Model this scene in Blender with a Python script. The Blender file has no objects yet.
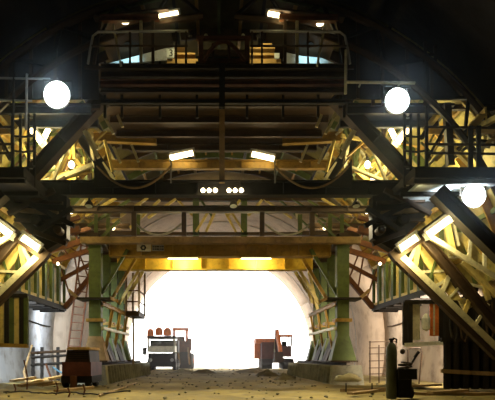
import bpy, bmesh, math, random
from mathutils import Vector, Matrix
random.seed(7)
scn = bpy.context.scene
col = scn.collection
R = math.radians
F, CX, CY, CH = 540.0, 219.0, 358.0, 0.95     # focal length in pixels, axis of the tunnel, horizon, eye height

def P(px, py, Y):
    """the place at distance Y down the tunnel that lies at this spot of the photograph"""
    return Vector(((px - CX) * Y / F, Y, CH + (CY - py) * Y / F))

# ------------------------------------------------------------------ materials
MATS = {}
def mat(name, c, rough=0.7, var=0.35, scale=3.0, metal=0.0, dirt=(0.03, 0.022, 0.015), dirt_amt=0.35, bump=0.0, streak=False, spec=0.3):
    m = bpy.data.materials.new(name); m.use_nodes = True
    nt = m.node_tree; N = nt.nodes; L = nt.links
    b = N['Principled BSDF']
    b.inputs['Roughness'].default_value = rough
    b.inputs['Metallic'].default_value = metal
    b.inputs['Specular IOR Level'].default_value = spec
    tc = N.new('ShaderNodeTexCoord')
    n1 = N.new('ShaderNodeTexNoise'); n1.inputs['Scale'].default_value = scale; n1.inputs['Detail'].default_value = 6
    n2 = N.new('ShaderNodeTexNoise'); n2.inputs['Scale'].default_value = scale * 4.3; n2.inputs['Detail'].default_value = 4
    if streak:
        mp = N.new('ShaderNodeMapping'); mp.inputs['Scale'].default_value = (1, 1, 0.12)
        L.new(tc.outputs['Object'], mp.inputs['Vector']); L.new(mp.outputs['Vector'], n1.inputs['Vector'])
    else:
        L.new(tc.outputs['Object'], n1.inputs['Vector'])
    L.new(tc.outputs['Object'], n2.inputs['Vector'])
    r1 = N.new('ShaderNodeValToRGB')
    r1.color_ramp.elements[0].position = 0.3; r1.color_ramp.elements[1].position = 0.72
    lo = tuple(x * (1 - var) for x in c); hi = tuple(min(1, x * (1 + var)) for x in c)
    r1.color_ramp.elements[0].color = (*lo, 1); r1.color_ramp.elements[1].color = (*hi, 1)
    L.new(n1.outputs['Fac'], r1.inputs['Fac'])
    r2 = N.new('ShaderNodeValToRGB')
    r2.color_ramp.elements[0].position = 0.5; r2.color_ramp.elements[1].position = 0.75
    r2.color_ramp.elements[0].color = (0, 0, 0, 1); r2.color_ramp.elements[1].color = (dirt_amt,) * 3 + (1,)
    L.new(n2.outputs['Fac'], r2.inputs['Fac'])
    mx = N.new('ShaderNodeMix'); mx.data_type = 'RGBA'
    L.new(r2.outputs['Color'], mx.inputs['Factor']); L.new(r1.outputs['Color'], mx.inputs['A'])
    mx.inputs['B'].default_value = (*dirt, 1)
    L.new(mx.outputs['Result'], b.inputs['Base Color'])
    if bump:
        bp = N.new('ShaderNodeBump'); bp.inputs['Strength'].default_value = bump; bp.inputs['Distance'].default_value = 0.05
        L.new(n2.outputs['Fac'], bp.inputs['Height']); L.new(bp.outputs['Normal'], b.inputs['Normal'])
    MATS[name] = m
    return m
def emit(name, c, s):
    m = bpy.data.materials.new(name); m.use_nodes = True
    nt = m.node_tree; nt.nodes.clear()
    o = nt.nodes.new('ShaderNodeOutputMaterial'); e = nt.nodes.new('ShaderNodeEmission')
    e.inputs['Color'].default_value = (*c, 1); e.inputs['Strength'].default_value = s
    nt.links.new(e.outputs[0], o.inputs['Surface'])
    return m

GREEN = mat('green_paint', (0.085, 0.115, 0.03), 0.6, 0.3, 2)
YELLO = mat('bright_ochre_paint', (0.60, 0.40, 0.05), 0.6, 0.2, 2)
OCHRE = mat('ochre_paint', (0.36, 0.22, 0.04), 0.6, 0.3, 2)
YELL = mat('yellow_paint', (0.60, 0.47, 0.15), 0.6, 0.25, 2)
PALE = mat('pale_steel', (0.62, 0.57, 0.36), 0.5, 0.2, 3)
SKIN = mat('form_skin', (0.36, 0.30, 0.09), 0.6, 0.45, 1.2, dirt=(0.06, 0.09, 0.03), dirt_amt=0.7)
SHADE_SKIN = mat('dirty_form_skin', (0.10, 0.085, 0.03), 0.7, 0.5, 1.2)  # form skin with the shade of the crown put into its colour
BROWN = mat('brown_steel', (0.045, 0.024, 0.010), 0.65, 0.3, 3)
RUST = mat('rust_steel', (0.12, 0.042, 0.016), 0.75, 0.35, 4)
DARK = mat('dark_steel', (0.017, 0.013, 0.009), 0.7, 0.3, 3)
BLACK = mat('black_rubber', (0.015, 0.013, 0.012), 0.8, 0.2, 3)
GALV = mat('grey_steel', (0.36, 0.35, 0.31), 0.5, 0.2, 3)
TIMBER = mat('timber', (0.50, 0.32, 0.11), 0.8, 0.25, 2, streak=True)
OLDT = mat('old_timber', (0.30, 0.20, 0.09), 0.85, 0.35, 2)
CONC = mat('plinth_concrete', (0.27, 0.26, 0.19), 0.85, 0.25, 2, bump=0.3)
WALL = mat('wall_concrete', (0.50, 0.51, 0.52), 0.85, 0.3, 0.5, dirt=(0.20, 0.16, 0.12), dirt_amt=0.7, bump=0.25, streak=True)
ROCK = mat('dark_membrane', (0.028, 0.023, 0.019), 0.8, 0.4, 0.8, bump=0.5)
WALLR = mat('brown_wall_concrete', (0.36, 0.29, 0.21), 0.85, 0.3, 0.5, dirt=(0.13, 0.09, 0.06), dirt_amt=0.8, bump=0.25, streak=True)
FARW = mat('far_lining', (0.46, 0.36, 0.26), 0.85, 0.2, 0.4, bump=0.2)
MUD = mat('mud_floor', (0.20, 0.155, 0.05), 0.95, 0.45, 0.5, dirt=(0.09, 0.075, 0.04), dirt_amt=0.7, bump=0.7)
HEAP = mat('mud_heap', (0.16, 0.14, 0.08), 0.85, 0.4, 1.2, bump=0.7)
OUT = mat('outside_ground', (0.55, 0.52, 0.47), 0.9, 0.2, 0.3)
SHEET = mat('pale_sheet', (0.72, 0.80, 0.82), 0.5, 0.1, 1)
CREAM = mat('cream_paint', (0.62, 0.58, 0.42), 0.5, 0.15, 3)
ORANGE = mat('orange_paint', (0.75, 0.20, 0.04), 0.5, 0.2, 3)
REDB = mat('dull_red_paint', (0.11, 0.03, 0.022), 0.6, 0.3, 3)
WHITE = mat('white_paint', (0.78, 0.78, 0.74), 0.5, 0.1, 3)
BOTTLE = mat('bottle_paint', (0.09, 0.10, 0.06), 0.45, 0.2, 3)
INK = mat('ink', (0.03, 0.03, 0.03), 0.6, 0.1, 3)
GREYW = mat('grey_print', (0.28, 0.28, 0.27), 0.6, 0.1, 3)
BLUE = mat('blue_hose', (0.10, 0.22, 0.30), 0.5, 0.1, 3)
GLASS = bpy.data.materials.new('window_glass'); GLASS.use_nodes = True
_b = GLASS.node_tree.nodes['Principled BSDF']
_b.inputs['Transmission Weight'].default_value = 1; _b.inputs['Roughness'].default_value = 0.03; _b.inputs['IOR'].default_value = 1.05
E_TUBE = emit('tube_glow', (1.0, 0.80, 0.45), 11)
E_COOL = emit('flood_glow', (0.85, 0.95, 1.0), 25)
E_WARM = emit('bulb_glow', (1.0, 0.82, 0.5), 10)

# ------------------------------------------------------------------ mesh helpers
def NB(): return bmesh.new()
def prism(bm, pts, p0, p1, up=Vector((0, 0, 1))):
    """outline pts (x across, y along up) swept from p0 to p1"""
    p0, p1 = Vector(p0), Vector(p1)
    d = (p1 - p0).normalized(); up = Vector(up)
    if abs(d.dot(up.normalized())) > 0.97: up = Vector((0, 1, 0)) if abs(d.y) < 0.9 else Vector((1, 0, 0))
    x = d.cross(up).normalized(); u = x.cross(d).normalized()
    a = [bm.verts.new(p0 + x * q[0] + u * q[1]) for q in pts]
    b = [bm.verts.new(p1 + x * q[0] + u * q[1]) for q in pts]
    n = len(pts)
    for i in range(n):
        bm.faces.new((a[i], a[(i + 1) % n], b[(i + 1) % n], b[i]))
    bm.faces.new(a[::-1]); bm.faces.new(b)
    return bm
def PR(px, py, Y, rmax=7.9):
    q = P(px, py, Y)
    while math.hypot(q.x, q.z - 1.8) > rmax and Y > 11: Y -= 0.05; q = P(px, py, Y)
    return q
def boxp(w, h): return [(-w/2, -h/2), (w/2, -h/2), (w/2, h/2), (-w/2, h/2)]
def ip(w, h, t=None):
    t = t or min(w, h) * 0.14
    return [(-w/2, -h/2), (w/2, -h/2), (w/2, -h/2+t), (t/2, -h/2+t), (t/2, h/2-t), (w/2, h/2-t), (w/2, h/2), (-w/2, h/2), (-w/2, h/2-t), (-t/2, h/2-t), (-t/2, -h/2+t), (-w/2, -h/2+t)]
def lp(w, h, t=None):
    t = t or min(w, h) * 0.2
    return [(-w/2, -h/2), (w/2, -h/2), (w/2, -h/2+t), (-w/2+t, -h/2+t), (-w/2+t, h/2), (-w/2, h/2)]
def rp(r, n=8): return [(r * math.cos(2*math.pi*i/n), r * math.sin(2*math.pi*i/n)) for i in range(n)]
def bar(bm, p0, p1, w=0.1, h=None, kind='box', up=(0, 0, 1)):
    h = w if h is None else h
    pts = {'box': boxp, 'I': ip, 'L': lp}[kind](w, h) if kind != 'tube' else rp(w / 2)
    return prism(bm, pts, p0, p1, up)
def box(bm, lo, hi):
    lo, hi = Vector(lo), Vector(hi)
    v = [bm.verts.new((x, y, z)) for x in (lo.x, hi.x) for y in (lo.y, hi.y) for z in (lo.z, hi.z)]
    for f in ((0,1,3,2), (4,6,7,5), (0,4,5,1), (2,3,7,6), (0,2,6,4), (1,5,7,3)): bm.faces.new([v[i] for i in f])
    return bm
def tube(bm, pts, r, n=8):
    pts = [Vector(p) for p in pts]; rings = []
    for i, p in enumerate(pts):
        d = (pts[min(i+1, len(pts)-1)] - pts[max(i-1, 0)]).normalized()
        u = Vector((0, 0, 1)) if abs(d.z) < 0.9 else Vector((0, 1, 0))
        x = d.cross(u).normalized(); w = x.cross(d)
        rings.append([bm.verts.new(p + x * r * math.cos(2*math.pi*k/n) + w * r * math.sin(2*math.pi*k/n)) for k in range(n)])
    for a, b in zip(rings, rings[1:]):
        for k in range(n): bm.faces.new((a[k], a[(k+1) % n], b[(k+1) % n], b[k]))
    bm.faces.new(rings[0][::-1]); bm.faces.new(rings[-1])
    return bm
def lathe(bm, prof, c, axis=(0, 0, 1), n=16):
    """prof: (radius, height along axis)"""
    c = Vector(c); ax = Vector(axis).normalized()
    u = Vector((1, 0, 0)) if abs(ax.x) < 0.9 else Vector((0, 1, 0))
    x = ax.cross(u).normalized(); y = ax.cross(x)
    rings = [[bm.verts.new(c + ax * h + (x * math.cos(2*math.pi*k/n) + y * math.sin(2*math.pi*k/n)) * max(r, 0.001)) for k in range(n)] for r, h in prof]
    for a, b in zip(rings, rings[1:]):
        for k in range(n): bm.faces.new((a[k], a[(k+1) % n], b[(k+1) % n], b[k]))
    bm.faces.new(rings[0][::-1]); bm.faces.new(rings[-1])
    return bm
def sheet(bm, outline, d):
    """a flat plate: outline of 3-D points given thickness along vector d"""
    d = Vector(d)
    a = [bm.verts.new(Vector(p)) for p in outline]; b = [bm.verts.new(Vector(p) + d) for p in outline]
    n = len(a)
    for i in range(n): bm.faces.new((a[i], a[(i+1) % n], b[(i+1) % n], b[i]))
    bm.faces.new(a[::-1]); bm.faces.new(b)
    return bm
def obj(name, bm, m, parent=None, smooth=False):
    bmesh.ops.recalc_face_normals(bm, faces=bm.faces[:])
    if parent is not None:
        o0 = parent
        off = Vector((0, 0, 0))
        while o0 is not None: off += o0.location; o0 = o0.parent
        bmesh.ops.translate(bm, verts=bm.verts[:], vec=-off)
        org = Vector((0, 0, 0))
    else:
        zs = [v.co for v in bm.verts]
        org = Vector(((min(v.x for v in zs) + max(v.x for v in zs)) / 2, (min(v.y for v in zs) + max(v.y for v in zs)) / 2, min(v.z for v in zs)))
        bmesh.ops.translate(bm, verts=bm.verts[:], vec=-org)
    me = bpy.data.meshes.new(name); bm.to_mesh(me); bm.free()
    if smooth:
        for f in me.polygons: f.use_smooth = True
    me.materials.append(m)
    o = bpy.data.objects.new(name, me); o.location = org; col.objects.link(o)
    if parent is not None: o.parent = parent
    return o
def tag(o, label, cat, group=None):
    o['label'] = label; o['category'] = cat; o['kind'] = 'thing'
    if group: o['group'] = group
    return o
def thing(name, label, cat, loc, group=None):
    o = bpy.data.objects.new(name, None); o.location = Vector(loc); o.empty_display_size = 0.2; col.objects.link(o)
    return tag(o, label, cat, group)
def struct(name, bm, m, smooth=False):
    o = obj(name, bm, m, smooth=smooth); o['kind'] = 'structure'; return o
def part_label(o, t): o['label'] = t; return o
def light(kind, loc, power, c=(1, 0.8, 0.5), size=0.1, aim=None, parent=None, angle=120, blend=0.6):
    d = bpy.data.lights.new('lamp_light', kind); d.energy = power; d.color = c
    if kind in ('POINT', 'SPOT'): d.shadow_soft_size = size
    if kind == 'SPOT': d.spot_size = R(angle); d.spot_blend = blend
    if kind == 'AREA': d.size = size
    o = bpy.data.objects.new('lamp_light', d); col.objects.link(o)
    loc = Vector(loc)
    o.location = loc - (parent.location if parent is not None else Vector((0, 0, 0)))
    if aim is not None:
        o.rotation_euler = (Vector(aim) - loc).to_track_quat('-Z', 'Y').to_euler()
    if parent is not None: o.parent = parent
    return o
def members(root, rows):
    """rows of (part name, p0, p1, width, height, kind, material)"""
    for nm, p0, p1, w, h, kind, m in rows:
        obj(nm, bar(NB(), p0, p1, w, h, kind), m, root)
def beam(name, label, cat, p0, p1, w, h, m, kind='I', group=None):
    p0, p1 = Vector(p0), Vector(p1)
    if kind == 'I' and w >= 0.2 and (p1 - p0).length > 2.5:
        root = thing(name, label, cat, (p0 + p1) / 2, group)
        d = (p1 - p0).normalized(); up = Vector((0, 0, 1)) if abs(d.z) < .97 else Vector((0, 1, 0))
        x = d.cross(up).normalized(); u = x.cross(d).normalized(); t = h * .09
        obj('flange', bar(NB(), p0 + u*(h/2 - t/2), p1 + u*(h/2 - t/2), w, t, 'box', u), m, root)
        obj('flange', bar(NB(), p0 - u*(h/2 - t/2), p1 - u*(h/2 - t/2), w, t, 'box', u), m, root)
        obj('web', bar(NB(), p0, p1, w*.16, h - 2*t, 'box', u), m, root)
        n = max(2, min(9, int((p1 - p0).length / 1.1)))
        for k in range(n + 1):
            q = p0.lerp(p1, k / n); e = d * .012
            obj('end_plate' if k in (0, n) else 'stiffener', bar(NB(), q - e, q + e, w*.94, h - 2*t, 'box', u), m, root)
        return root
    return tag(obj(name, bar(NB(), p0, p1, w, h, kind), m), label, cat, group)
SIDE = {-1: 'left', 1: 'right'}
WARM = (1.0, 0.83, 0.38); COOL = (0.80, 0.92, 1.0)

# ------------------------------------------------------------------ the tunnel
def prof(a, b, zc, t): return (a * math.cos(t), zc + b * math.sin(t))
def shell(y0, y1, a, b, t0, t1, nt, ny, th=0.25, zc=1.8):
    bm = NB(); g = []
    for layer in (0, th):
        gl = []
        for j in range(ny + 1):
            row = []
            for i in range(nt + 1):
                t = R(t0 + (t1 - t0) * i / nt); x, z = prof(a + layer, b + layer, zc, t)
                row.append(bm.verts.new((x, y0 + (y1 - y0) * j / ny, z)))
            gl.append(row)
        g.append(gl)
    for gl in g:
        for j in range(ny):
            for i in range(nt): bm.faces.new((gl[j][i], gl[j][i+1], gl[j+1][i+1], gl[j+1][i]))
    for j in range(ny):
        for i in (0, nt): bm.faces.new((g[0][j][i], g[0][j+1][i], g[1][j+1][i], g[1][j][i]))
    for i in range(nt):
        for j in (0, ny): bm.faces.new((g[0][j][i], g[0][j][i+1], g[1][j][i+1], g[1][j][i]))
    return bm
Y_BACK, Y_STEP, Y_MOUTH = -14.0, 28.5, 50.0
struct('wall_right', shell(Y_BACK, Y_STEP, 8.75, 9.5, -14, 27, 10, 12), WALLR, True)
struct('wall_left', shell(Y_BACK, Y_STEP, 8.75, 9.5, 153, 194, 10, 12), WALL, True)
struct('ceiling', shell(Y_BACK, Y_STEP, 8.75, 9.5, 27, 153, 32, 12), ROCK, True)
for k, (a, b) in enumerate(((-14, 27), (27, 153), (153, 194))):
    nm = ('wall_far_right', 'ceiling_far', 'wall_far_left')[k]
    bm = NB()
    n = 4; L_ = (Y_MOUTH - Y_STEP) / n
    struct(nm, shell(Y_STEP, Y_MOUTH, 8.4, 8.5, a, b, 24 if k == 1 else 10, 6, 0.75), FARW, True)
bm = NB()
t = [R(-14 + 208 * i / 40) for i in range(41)]
sheet(bm, [(prof(8.75, 9.5, 1.8, q)[0], Y_BACK, prof(8.75, 9.5, 1.8, q)[1]) for q in t], (0, -0.3, 0))
struct('wall_rear', bm, ROCK)
# formed joints of the far lining
for k, y in enumerate((33, 37, 41, 45)):
    bm = NB()
    tube(bm, [(prof(8.39, 8.49, 1.8, R(-10 + 200*i/40))[0], y, prof(8.39, 8.49, 1.8, R(-10 + 200*i/40))[1]) for i in range(41)], 0.035, 5)
    struct('trim_%d' % (k + 1), bm, GALV)
def noise2(x, y):
    return (math.sin(x*1.7 + y*0.9) * math.sin(y*1.3 - x*0.6) + 0.5 * math.sin(x*4.1 + 1.3) * math.sin(y*3.3 + x) + 0.3 * math.sin(x*7.7 - y*2.1) * math.cos(y*6.1))
bm = NB(); nx, ny = 72, 150
gv = [[bm.verts.new((-9 + 18*i/nx, Y_BACK + (Y_MOUTH + 1 - Y_BACK)*j/ny, 0.035 * noise2(-9 + 18*i/nx, Y_BACK + 65*j/ny) - 0.02 + random.uniform(-.012, .012))) for i in range(nx+1)] for j in range(ny+1)]
for j in range(ny):
    for i in range(nx): bm.faces.new((gv[j][i], gv[j][i+1], gv[j+1][i+1], gv[j+1][i]))
struct('floor', bm, MUD, True)
bm = NB(); box(bm, (-80, Y_MOUTH + 0.9, -0.4), (80, 160, -0.08)); struct('ground_outside', bm, OUT)

# cables along the walls
for s in (-1, 1):
    pts = [Vector((s * (prof(8.75, 9.5, 1.8, R(5.0))[0] - 0.06), y, 2.60 + 0.05 * math.sin(y * 1.1))) for y in [13 + 0.7*i for i in range(22)]]
    tag(obj('wall_cable', tube(NB(), pts, 0.035, 6), BROWN if s > 0 else DARK),
        'brown cable running along the %s tunnel wall above the %s' % (SIDE[s], 'gas bottle' if s > 0 else 'pipe rack'), 'cable')

# ------------------------------------------------------------------ arched formwork above the gantry
ZC = 1.8; RF = 8.4
def arc(r, th, y): return Vector((r * math.cos(R(th)), y, ZC + r * math.sin(R(th))))
SECT = [(10, 36, 'lowest on the right'), (36, 60, 'upper right flank'), (60, 82, 'right of the crown'), (82, 98, 'at the crown'), (98, 120, 'left of the crown'), (120, 144, 'upper left flank'), (144, 170, 'lowest on the left')]
Y0F, Y1F = 13.3, 26.0
for a0, a1, where in SECT:
    root = thing('formwork_panel', 'ochre curved steel formwork panel with ribs, %s of the arch' % where, 'formwork panel', arc(RF, (a0+a1)/2, Y0F))
    bm = NB(); n = 6
    ring = [[bm.verts.new(arc(r, a0 + 0.3 + (a1 - a0 - 0.6) * i / n, y)) for i in range(n + 1)] for y in (Y0F, Y1F) for r in (RF, RF + 0.05)]
    f, g, h, k = ring
    for i in range(n):
        for q in ((f[i], f[i+1], h[i+1], h[i]), (g[i], g[i+1], k[i+1], k[i]), (f[i], f[i+1], g[i+1], g[i]), (h[i], h[i+1], k[i+1], k[i])): bm.faces.new(q)
    bm.faces.new((f[0], g[0], k[0], h[0])); bm.faces.new((f[n], g[n], k[n], h[n]))
    obj('skin', bm, SHADE_SKIN if 55 < (a0 + a1) / 2 < 125 else SKIN, root)
    for j in range(8):
        y = Y0F + 0.05 + (Y1F - Y0F - 0.1) * j / 7
        bm = NB()
        vs = [[bm.verts.new(arc(r, a0 + 0.5 + (a1 - a0 - 1) * i / n, yy)) for i in range(n + 1)] for yy in (y - 0.03, y + 0.03) for r in (RF - 0.01, RF - 0.28)]
        f, g, h, k = vs
        for i in range(n):
            for q in ((f[i], f[i+1], h[i+1], h[i]), (g[i], g[i+1], k[i+1], k[i]), (f[i], f[i+1], g[i+1], g[i]), (h[i], h[i+1], k[i+1], k[i])): bm.faces.new(q)
        bm.faces.new((f[0], g[0], k[0], h[0])); bm.faces.new((f[n], g[n], k[n], h[n]))
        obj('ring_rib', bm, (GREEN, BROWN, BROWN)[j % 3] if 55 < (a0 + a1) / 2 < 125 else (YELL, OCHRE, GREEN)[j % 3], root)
    for i in range(1, 4):
        th = a0 + (a1 - a0) * i / 4
        obj('stringer', bar(NB(), arc(RF - 0.1, th, Y0F), arc(RF - 0.1, th, Y1F), 0.08, 0.14, 'box'), GREEN if i == 2 else OCHRE, root)

# front arch trusses
for s in (-1, 1):
    root = thing('arch_truss', 'dark curved lattice rib at the front %s of the formwork arch' % SIDE[s], 'truss', arc(7.8, 90 - s * 40, 13.1))
    A = [90 - s * (3 + 70 * i / 14) for i in range(15)]
    obj('outer_chord', tube(NB(), [arc(8.15, a, 13.1) for a in A], 0.09, 6), BROWN, root)
    obj('inner_chord', tube(NB(), [arc(7.45, a, 13.1) for a in A], 0.08, 6), BROWN, root)
    for i in range(14):
        obj('lacing', bar(NB(), arc(8.15 if i % 2 else 7.45, A[i], 13.1), arc(7.45 if i % 2 else 8.15, A[i+1], 13.1), 0.07), DARK, root)

# ------------------------------------------------------------------ lamps
def tube_lamp(p0, p1, label, r=0.055, power=0, warm=WARM, group=None, m=None):
    p0, p1 = Vector(p0), Vector(p1); mid = (p0 + p1) / 2
    root = thing('fluorescent_lamp', label, 'lamp', mid, group)
    d = (p1 - p0).normalized()
    obj('housing', bar(NB(), p0 - d*0.05 + Vector((0, 0.06, r*1.6)), p1 + d*0.05 + Vector((0, 0.06, r*1.6)), r*2.2, r*1.0), GALV, root)
    obj('glowing_tube', tube(NB(), [p0, p1], r, 10), m or E_TUBE, root)
    for q, e in ((p0, -d), (p1, d)):
        obj('end_cap', bar(NB(), q, q + e*0.05, r*2.3, r*2.3), GALV, root)
    if power: light('POINT', mid + Vector((0, -0.15, -0.25)), power, warm, 0.12, parent=root)
    return root
def bulb(p, label, r=0.07, power=0, group=None, squash=1.0):
    p = Vector(p); root = thing('bulb_lamp', label, 'lamp', p, group)
    obj('bulb', lathe(NB(), [(0.01, -r*squash), (r*0.6, -r*0.8*squash), (r, 0), (r*0.7, r*0.75*squash), (r*0.3, r*1.2*squash)], p), E_WARM, root, True)
    obj('socket', lathe(NB(), [(r*0.4, r*1.15*squash), (r*0.45, r*2.2*squash), (r*0.15, r*2.5*squash)], p), BLACK, root)
    if power: light('POINT', p + Vector((0, -0.1, -0.2)), power, WARM, 0.1, parent=root)
    return root
def flood(p, label, aim, power, r=0.30):
    p = Vector(p); root = thing('floodlight', label, 'floodlight', p)
    ax = Vector((0, -1, -0.12)).normalized() if aim is None else (Vector(aim) - p).normalized()
    obj('housing', lathe(NB(), [(r*0.45, -0.34), (r*0.8, -0.22), (r*1.04, -0.03), (r*1.06, 0.02), (r*0.99, 0.02)], p, ax, 20), GALV, root)
    obj('lens', lathe(NB(), [(r*0.98, 0.021), (r*0.9, 0.06), (r*0.6, 0.10), (r*0.05, 0.12)], p, ax, 24), E_COOL, root, True)
    bm = NB(); tube(bm, [p + Vector((-r*1.12, 0, 0)) - ax*0.05, p + Vector((-r*1.12, 0, r*1.2)) - ax*0.05, p + Vector((r*1.12, 0, r*1.2)) - ax*0.05, p + Vector((r*1.12, 0, 0)) - ax*0.05], 0.025, 6)
    obj('bracket', bm, DARK, root)
    light('SPOT', p + ax * 0.2, power, COOL, 0.25, aim=p + ax * 5, parent=root, angle=150)
    return root
flood(P(57, 95, 12.6), 'white floodlight glaring under the upper deck, left one of the upper pair', None, 60)
flood(P(397, 101, 12.6), 'white floodlight glaring under a bright rail, right one of the upper pair', None, 60, 0.28)
_f = flood(P(474, 196, 12.95), 'white floodlight hanging beneath the right side platform', None, 60, 0.27)
light('SPOT', P(474, 197, 12.95) + Vector((-.2, -.45, -.1)), 700, COOL, .1, aim=P(458, 180, 13.4), parent=_f, angle=85)  # extra spot added to brighten the platform soffit

# lamps at the top deck
tube_lamp(P(158, 17, 13.1), P(178, 13, 13.1), 'fluorescent tube under the upper left canopy edge', power=3)
tube_lamp(P(268, 13.5, 13.1), P(289, 17.5, 13.1), 'fluorescent tube under the upper right canopy edge', power=3)
bulb(P(125, 22, 13.3), 'small flat lamp under the upper left canopy beam', 0.1, 2, squash=0.35)
bulb(P(320, 24, 13.3), 'small flat lamp under the upper right canopy beam', 0.09, 2, squash=0.35)
# lamps behind the trusses (each side the same set)
for s in (-1, 1):
    m = lambda x: CX + 0.5 + s * (x - CX)
    w = SIDE[s]
    tube_lamp(P(m(396), 143, 15.0), P(m(408), 128, 15.0), 'tilted fluorescent tube below the upper %s floodlight' % w, 0.09, power=70)
    tube_lamp(P(m(390), 129, 15.2), P(m(396), 141, 15.2), 'short upright lamp crossing the tilted tube in the %s truss' % w, 0.07, power=0)
    bulb(P(m(381), 149, 15.2), 'bulb hanging in the %s truss below the tilted tube' % w, 0.11, 45)
    bulb(P(m(367), 165, 16.0), 'bulb on the pale bar deep in the %s truss' % w, 0.10, 60)
    tube_lamp(P(m(426), 236, 12.8), P(m(449), 219, 12.8), 'outer tilted fluorescent tube on the %s swing arm' % w, 0.085, power=60)
    tube_lamp(P(m(399), 249, 12.8), P(m(415), 238, 12.8), 'inner tilted fluorescent tube on the %s swing arm' % w, 0.085, power=55)
    for k, (x, y, z, pw) in enumerate(((5.0, 17.6, 6.75, 70), (5.6, 20.5, 6.5, 80), (4.6, 23.5, 6.6, 60), (6.5, 15.4, 6.2, 110))):  # bulbs added deep in the wings to light the formwork skin
        bulb((s*x, y, z), 'bulb added deep between the braces under the %s side deck, %s from the front' % (w, ('second', 'third', 'fourth', 'first')[k]), 0.08, pw)
# lamps under the deck
tube_lamp(P(170, 158, 17.2), P(193, 153, 17.2), 'fluorescent tube above the dark girder, left of the mast', 0.08, power=2)
tube_lamp(P(252, 154, 17.2), P(274, 159, 17.2), 'fluorescent tube above the dark girder, right of the mast', 0.08, power=2)
for a, wd in ((200, 'left'), (226, 'right')):
    for k in range(3):
        bulb(P(a + 3 + 6.2*k, 190.5, 14.5), 'small bulb of the three in a row just %s of the mast' % wd, 0.066, 6 if k == 1 else 0, 'bulb row %s of the mast' % wd, 0.8)
tube_lamp(P(168, 257, 22.25), P(198, 257, 22.25), 'left fluorescent tube under the portal header', 0.085, power=110)
tube_lamp(P(241, 257, 22.25), P(271, 257, 22.25), 'right fluorescent tube under the portal header', 0.085, power=110)

# ------------------------------------------------------------------ upper deck
YT = 13.0
for s in (-1, 1):
    w = SIDE[s]; m = lambda x: CX + s * (x - CX)
    root = thing('deck_canopy', 'brown sheet canopy over the %s end of the upper deck' % w, 'canopy', P(m(310), 62, YT))
    obj('header_beam', bar(NB(), P(m(279), 18, YT), P(m(338), 19, YT), 0.12, 0.15, 'I'), RUST, root)
    bm = NB(); sheet(bm, [P(m(270), 9, YT), P(m(345), 17, YT), P(m(345), 17, YT) + Vector((0, 2.6, 0)), P(m(270), 9, YT) + Vector((0, 2.6, 0))], (0, 0, 0.05))
    obj('roof_sheet', bm, BROWN, root)
    for x0, x1 in ((285, 285), (297, 297), (337, 344)):
        obj('post', bar(NB(), P(m(x0), 20, YT), P(m(x1), 64, YT), 0.07, 0.07), PALE if x0 == 297 else BROWN, root)
    obj('raking_post', bar(NB(), P(m(325), 24, YT - .05), P(m(317), 66, YT - .05), 0.05, 0.05), PALE, root)
    rail = thing('guard_rail', 'pale pipe guard rail below the %s canopy' % w, 'railing', P(m(300), 62, YT - 0.1))
    obj('top_rail', tube(NB(), [P(m(250), 31, YT-.1), P(m(340), 32, YT-.1), P(m(345), 36, YT-.1), P(m(348), 50, YT-.1), P(m(350), 64, YT-.1)], 0.03, 6), GALV, rail)
    obj('mid_rail', tube(NB(), [P(m(250), 46, YT-.1), P(m(349), 46, YT-.1)], 0.025, 6), BROWN, rail)
    for x in (252, 262, 308): obj('upright', tube(NB(), [P(m(x), 31, YT-.1), P(m(x), 65, YT-.1)], 0.025, 6), BROWN, rail)
    # pale sheeting lit behind the deck
    bm = NB(); q = [P(m(285), 52, 14.6), P(m(302), 56, 14.6), P(m(322), 58, 14.6), P(m(334), 63, 14.6), P(m(334), 67, 14.6), P(m(285), 64, 14.6)] if s > 0 else [P(106, 64, 14.6), P(128, 58, 14.6), P(162, 49, 14.6), P(174, 46, 14.6), P(174, 60, 14.6), P(130, 62.5, 14.6)]
    sheet(bm, q, (0, 0.5, 0.15))
    tag(obj('plastic_sheet', bm, SHEET), 'pale blue sheet glowing behind the upper deck rail, %s side' % w, 'sheet')
    lp_ = thing('hooded_lamp', 'small cool work lamp shining on the %s pale sheet' % w, 'lamp', P(m(310), 45, 14.2))  # lamp added so that the sheet glows
    obj('hood', lathe(NB(), [(0.03, 0.12), (0.09, 0.05), (0.1, 0.0)], P(m(310), 45, 14.2), (0, 0, 1), 10), BLACK, lp_)
    light('SPOT', P(m(310), 46, 14.0), 24, (.5, .88, 1), 0.1, aim=P(m(310), 60, 14.6), parent=lp_, angle=80)
# main deck slab and its edge beams
bm = NB(); box(bm, (-3.3, 13.2, 8.02), (3.3, 18.0, 8.09)); tag(obj('deck_floor', bm, BROWN), 'dark plank floor of the upper deck under the arch', 'deck')
for k, (py, h, mm, lab) in enumerate(((67, .11, BROWN, 'uppermost brown edge beam along the front of the deck'), (74.5, .17, BROWN, 'second brown edge beam along the front of the deck'), (83, .13, RUST, 'third brown edge beam, reddish, along the front of the deck'), (91, .12, BROWN, 'fourth brown edge beam down the front of the deck'), (102, .10, DARK, 'lowest dark edge beam along the front of the deck'))):
    beam('edge_beam', lab, 'beam', P(101, py, 13.05), P(345, py, 13.05), .12, h, mm, 'I')
for k, x in enumerate((105, 122, 160, 197, 247, 283, 318, 344)):
    beam('deck_hanger', 'dark upright bar joining the deck edge beams, %s from the left' % ('first second third fourth fifth sixth seventh eighth'.split()[k]), 'hanger', P(x, 62, 13.15), P(x, 118, 13.15), .06, .06, DARK, 'box')
for k in range(5):
    y = 13.8 + 1.0*k
    beam('joist', 'brown joist under the upper deck, %s from the front' % ('first second third fourth fifth'.split()[k]), 'joist', (-3.2, y, 7.92), (3.2, y, 7.92), .12, .2, BROWN, 'I')
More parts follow.
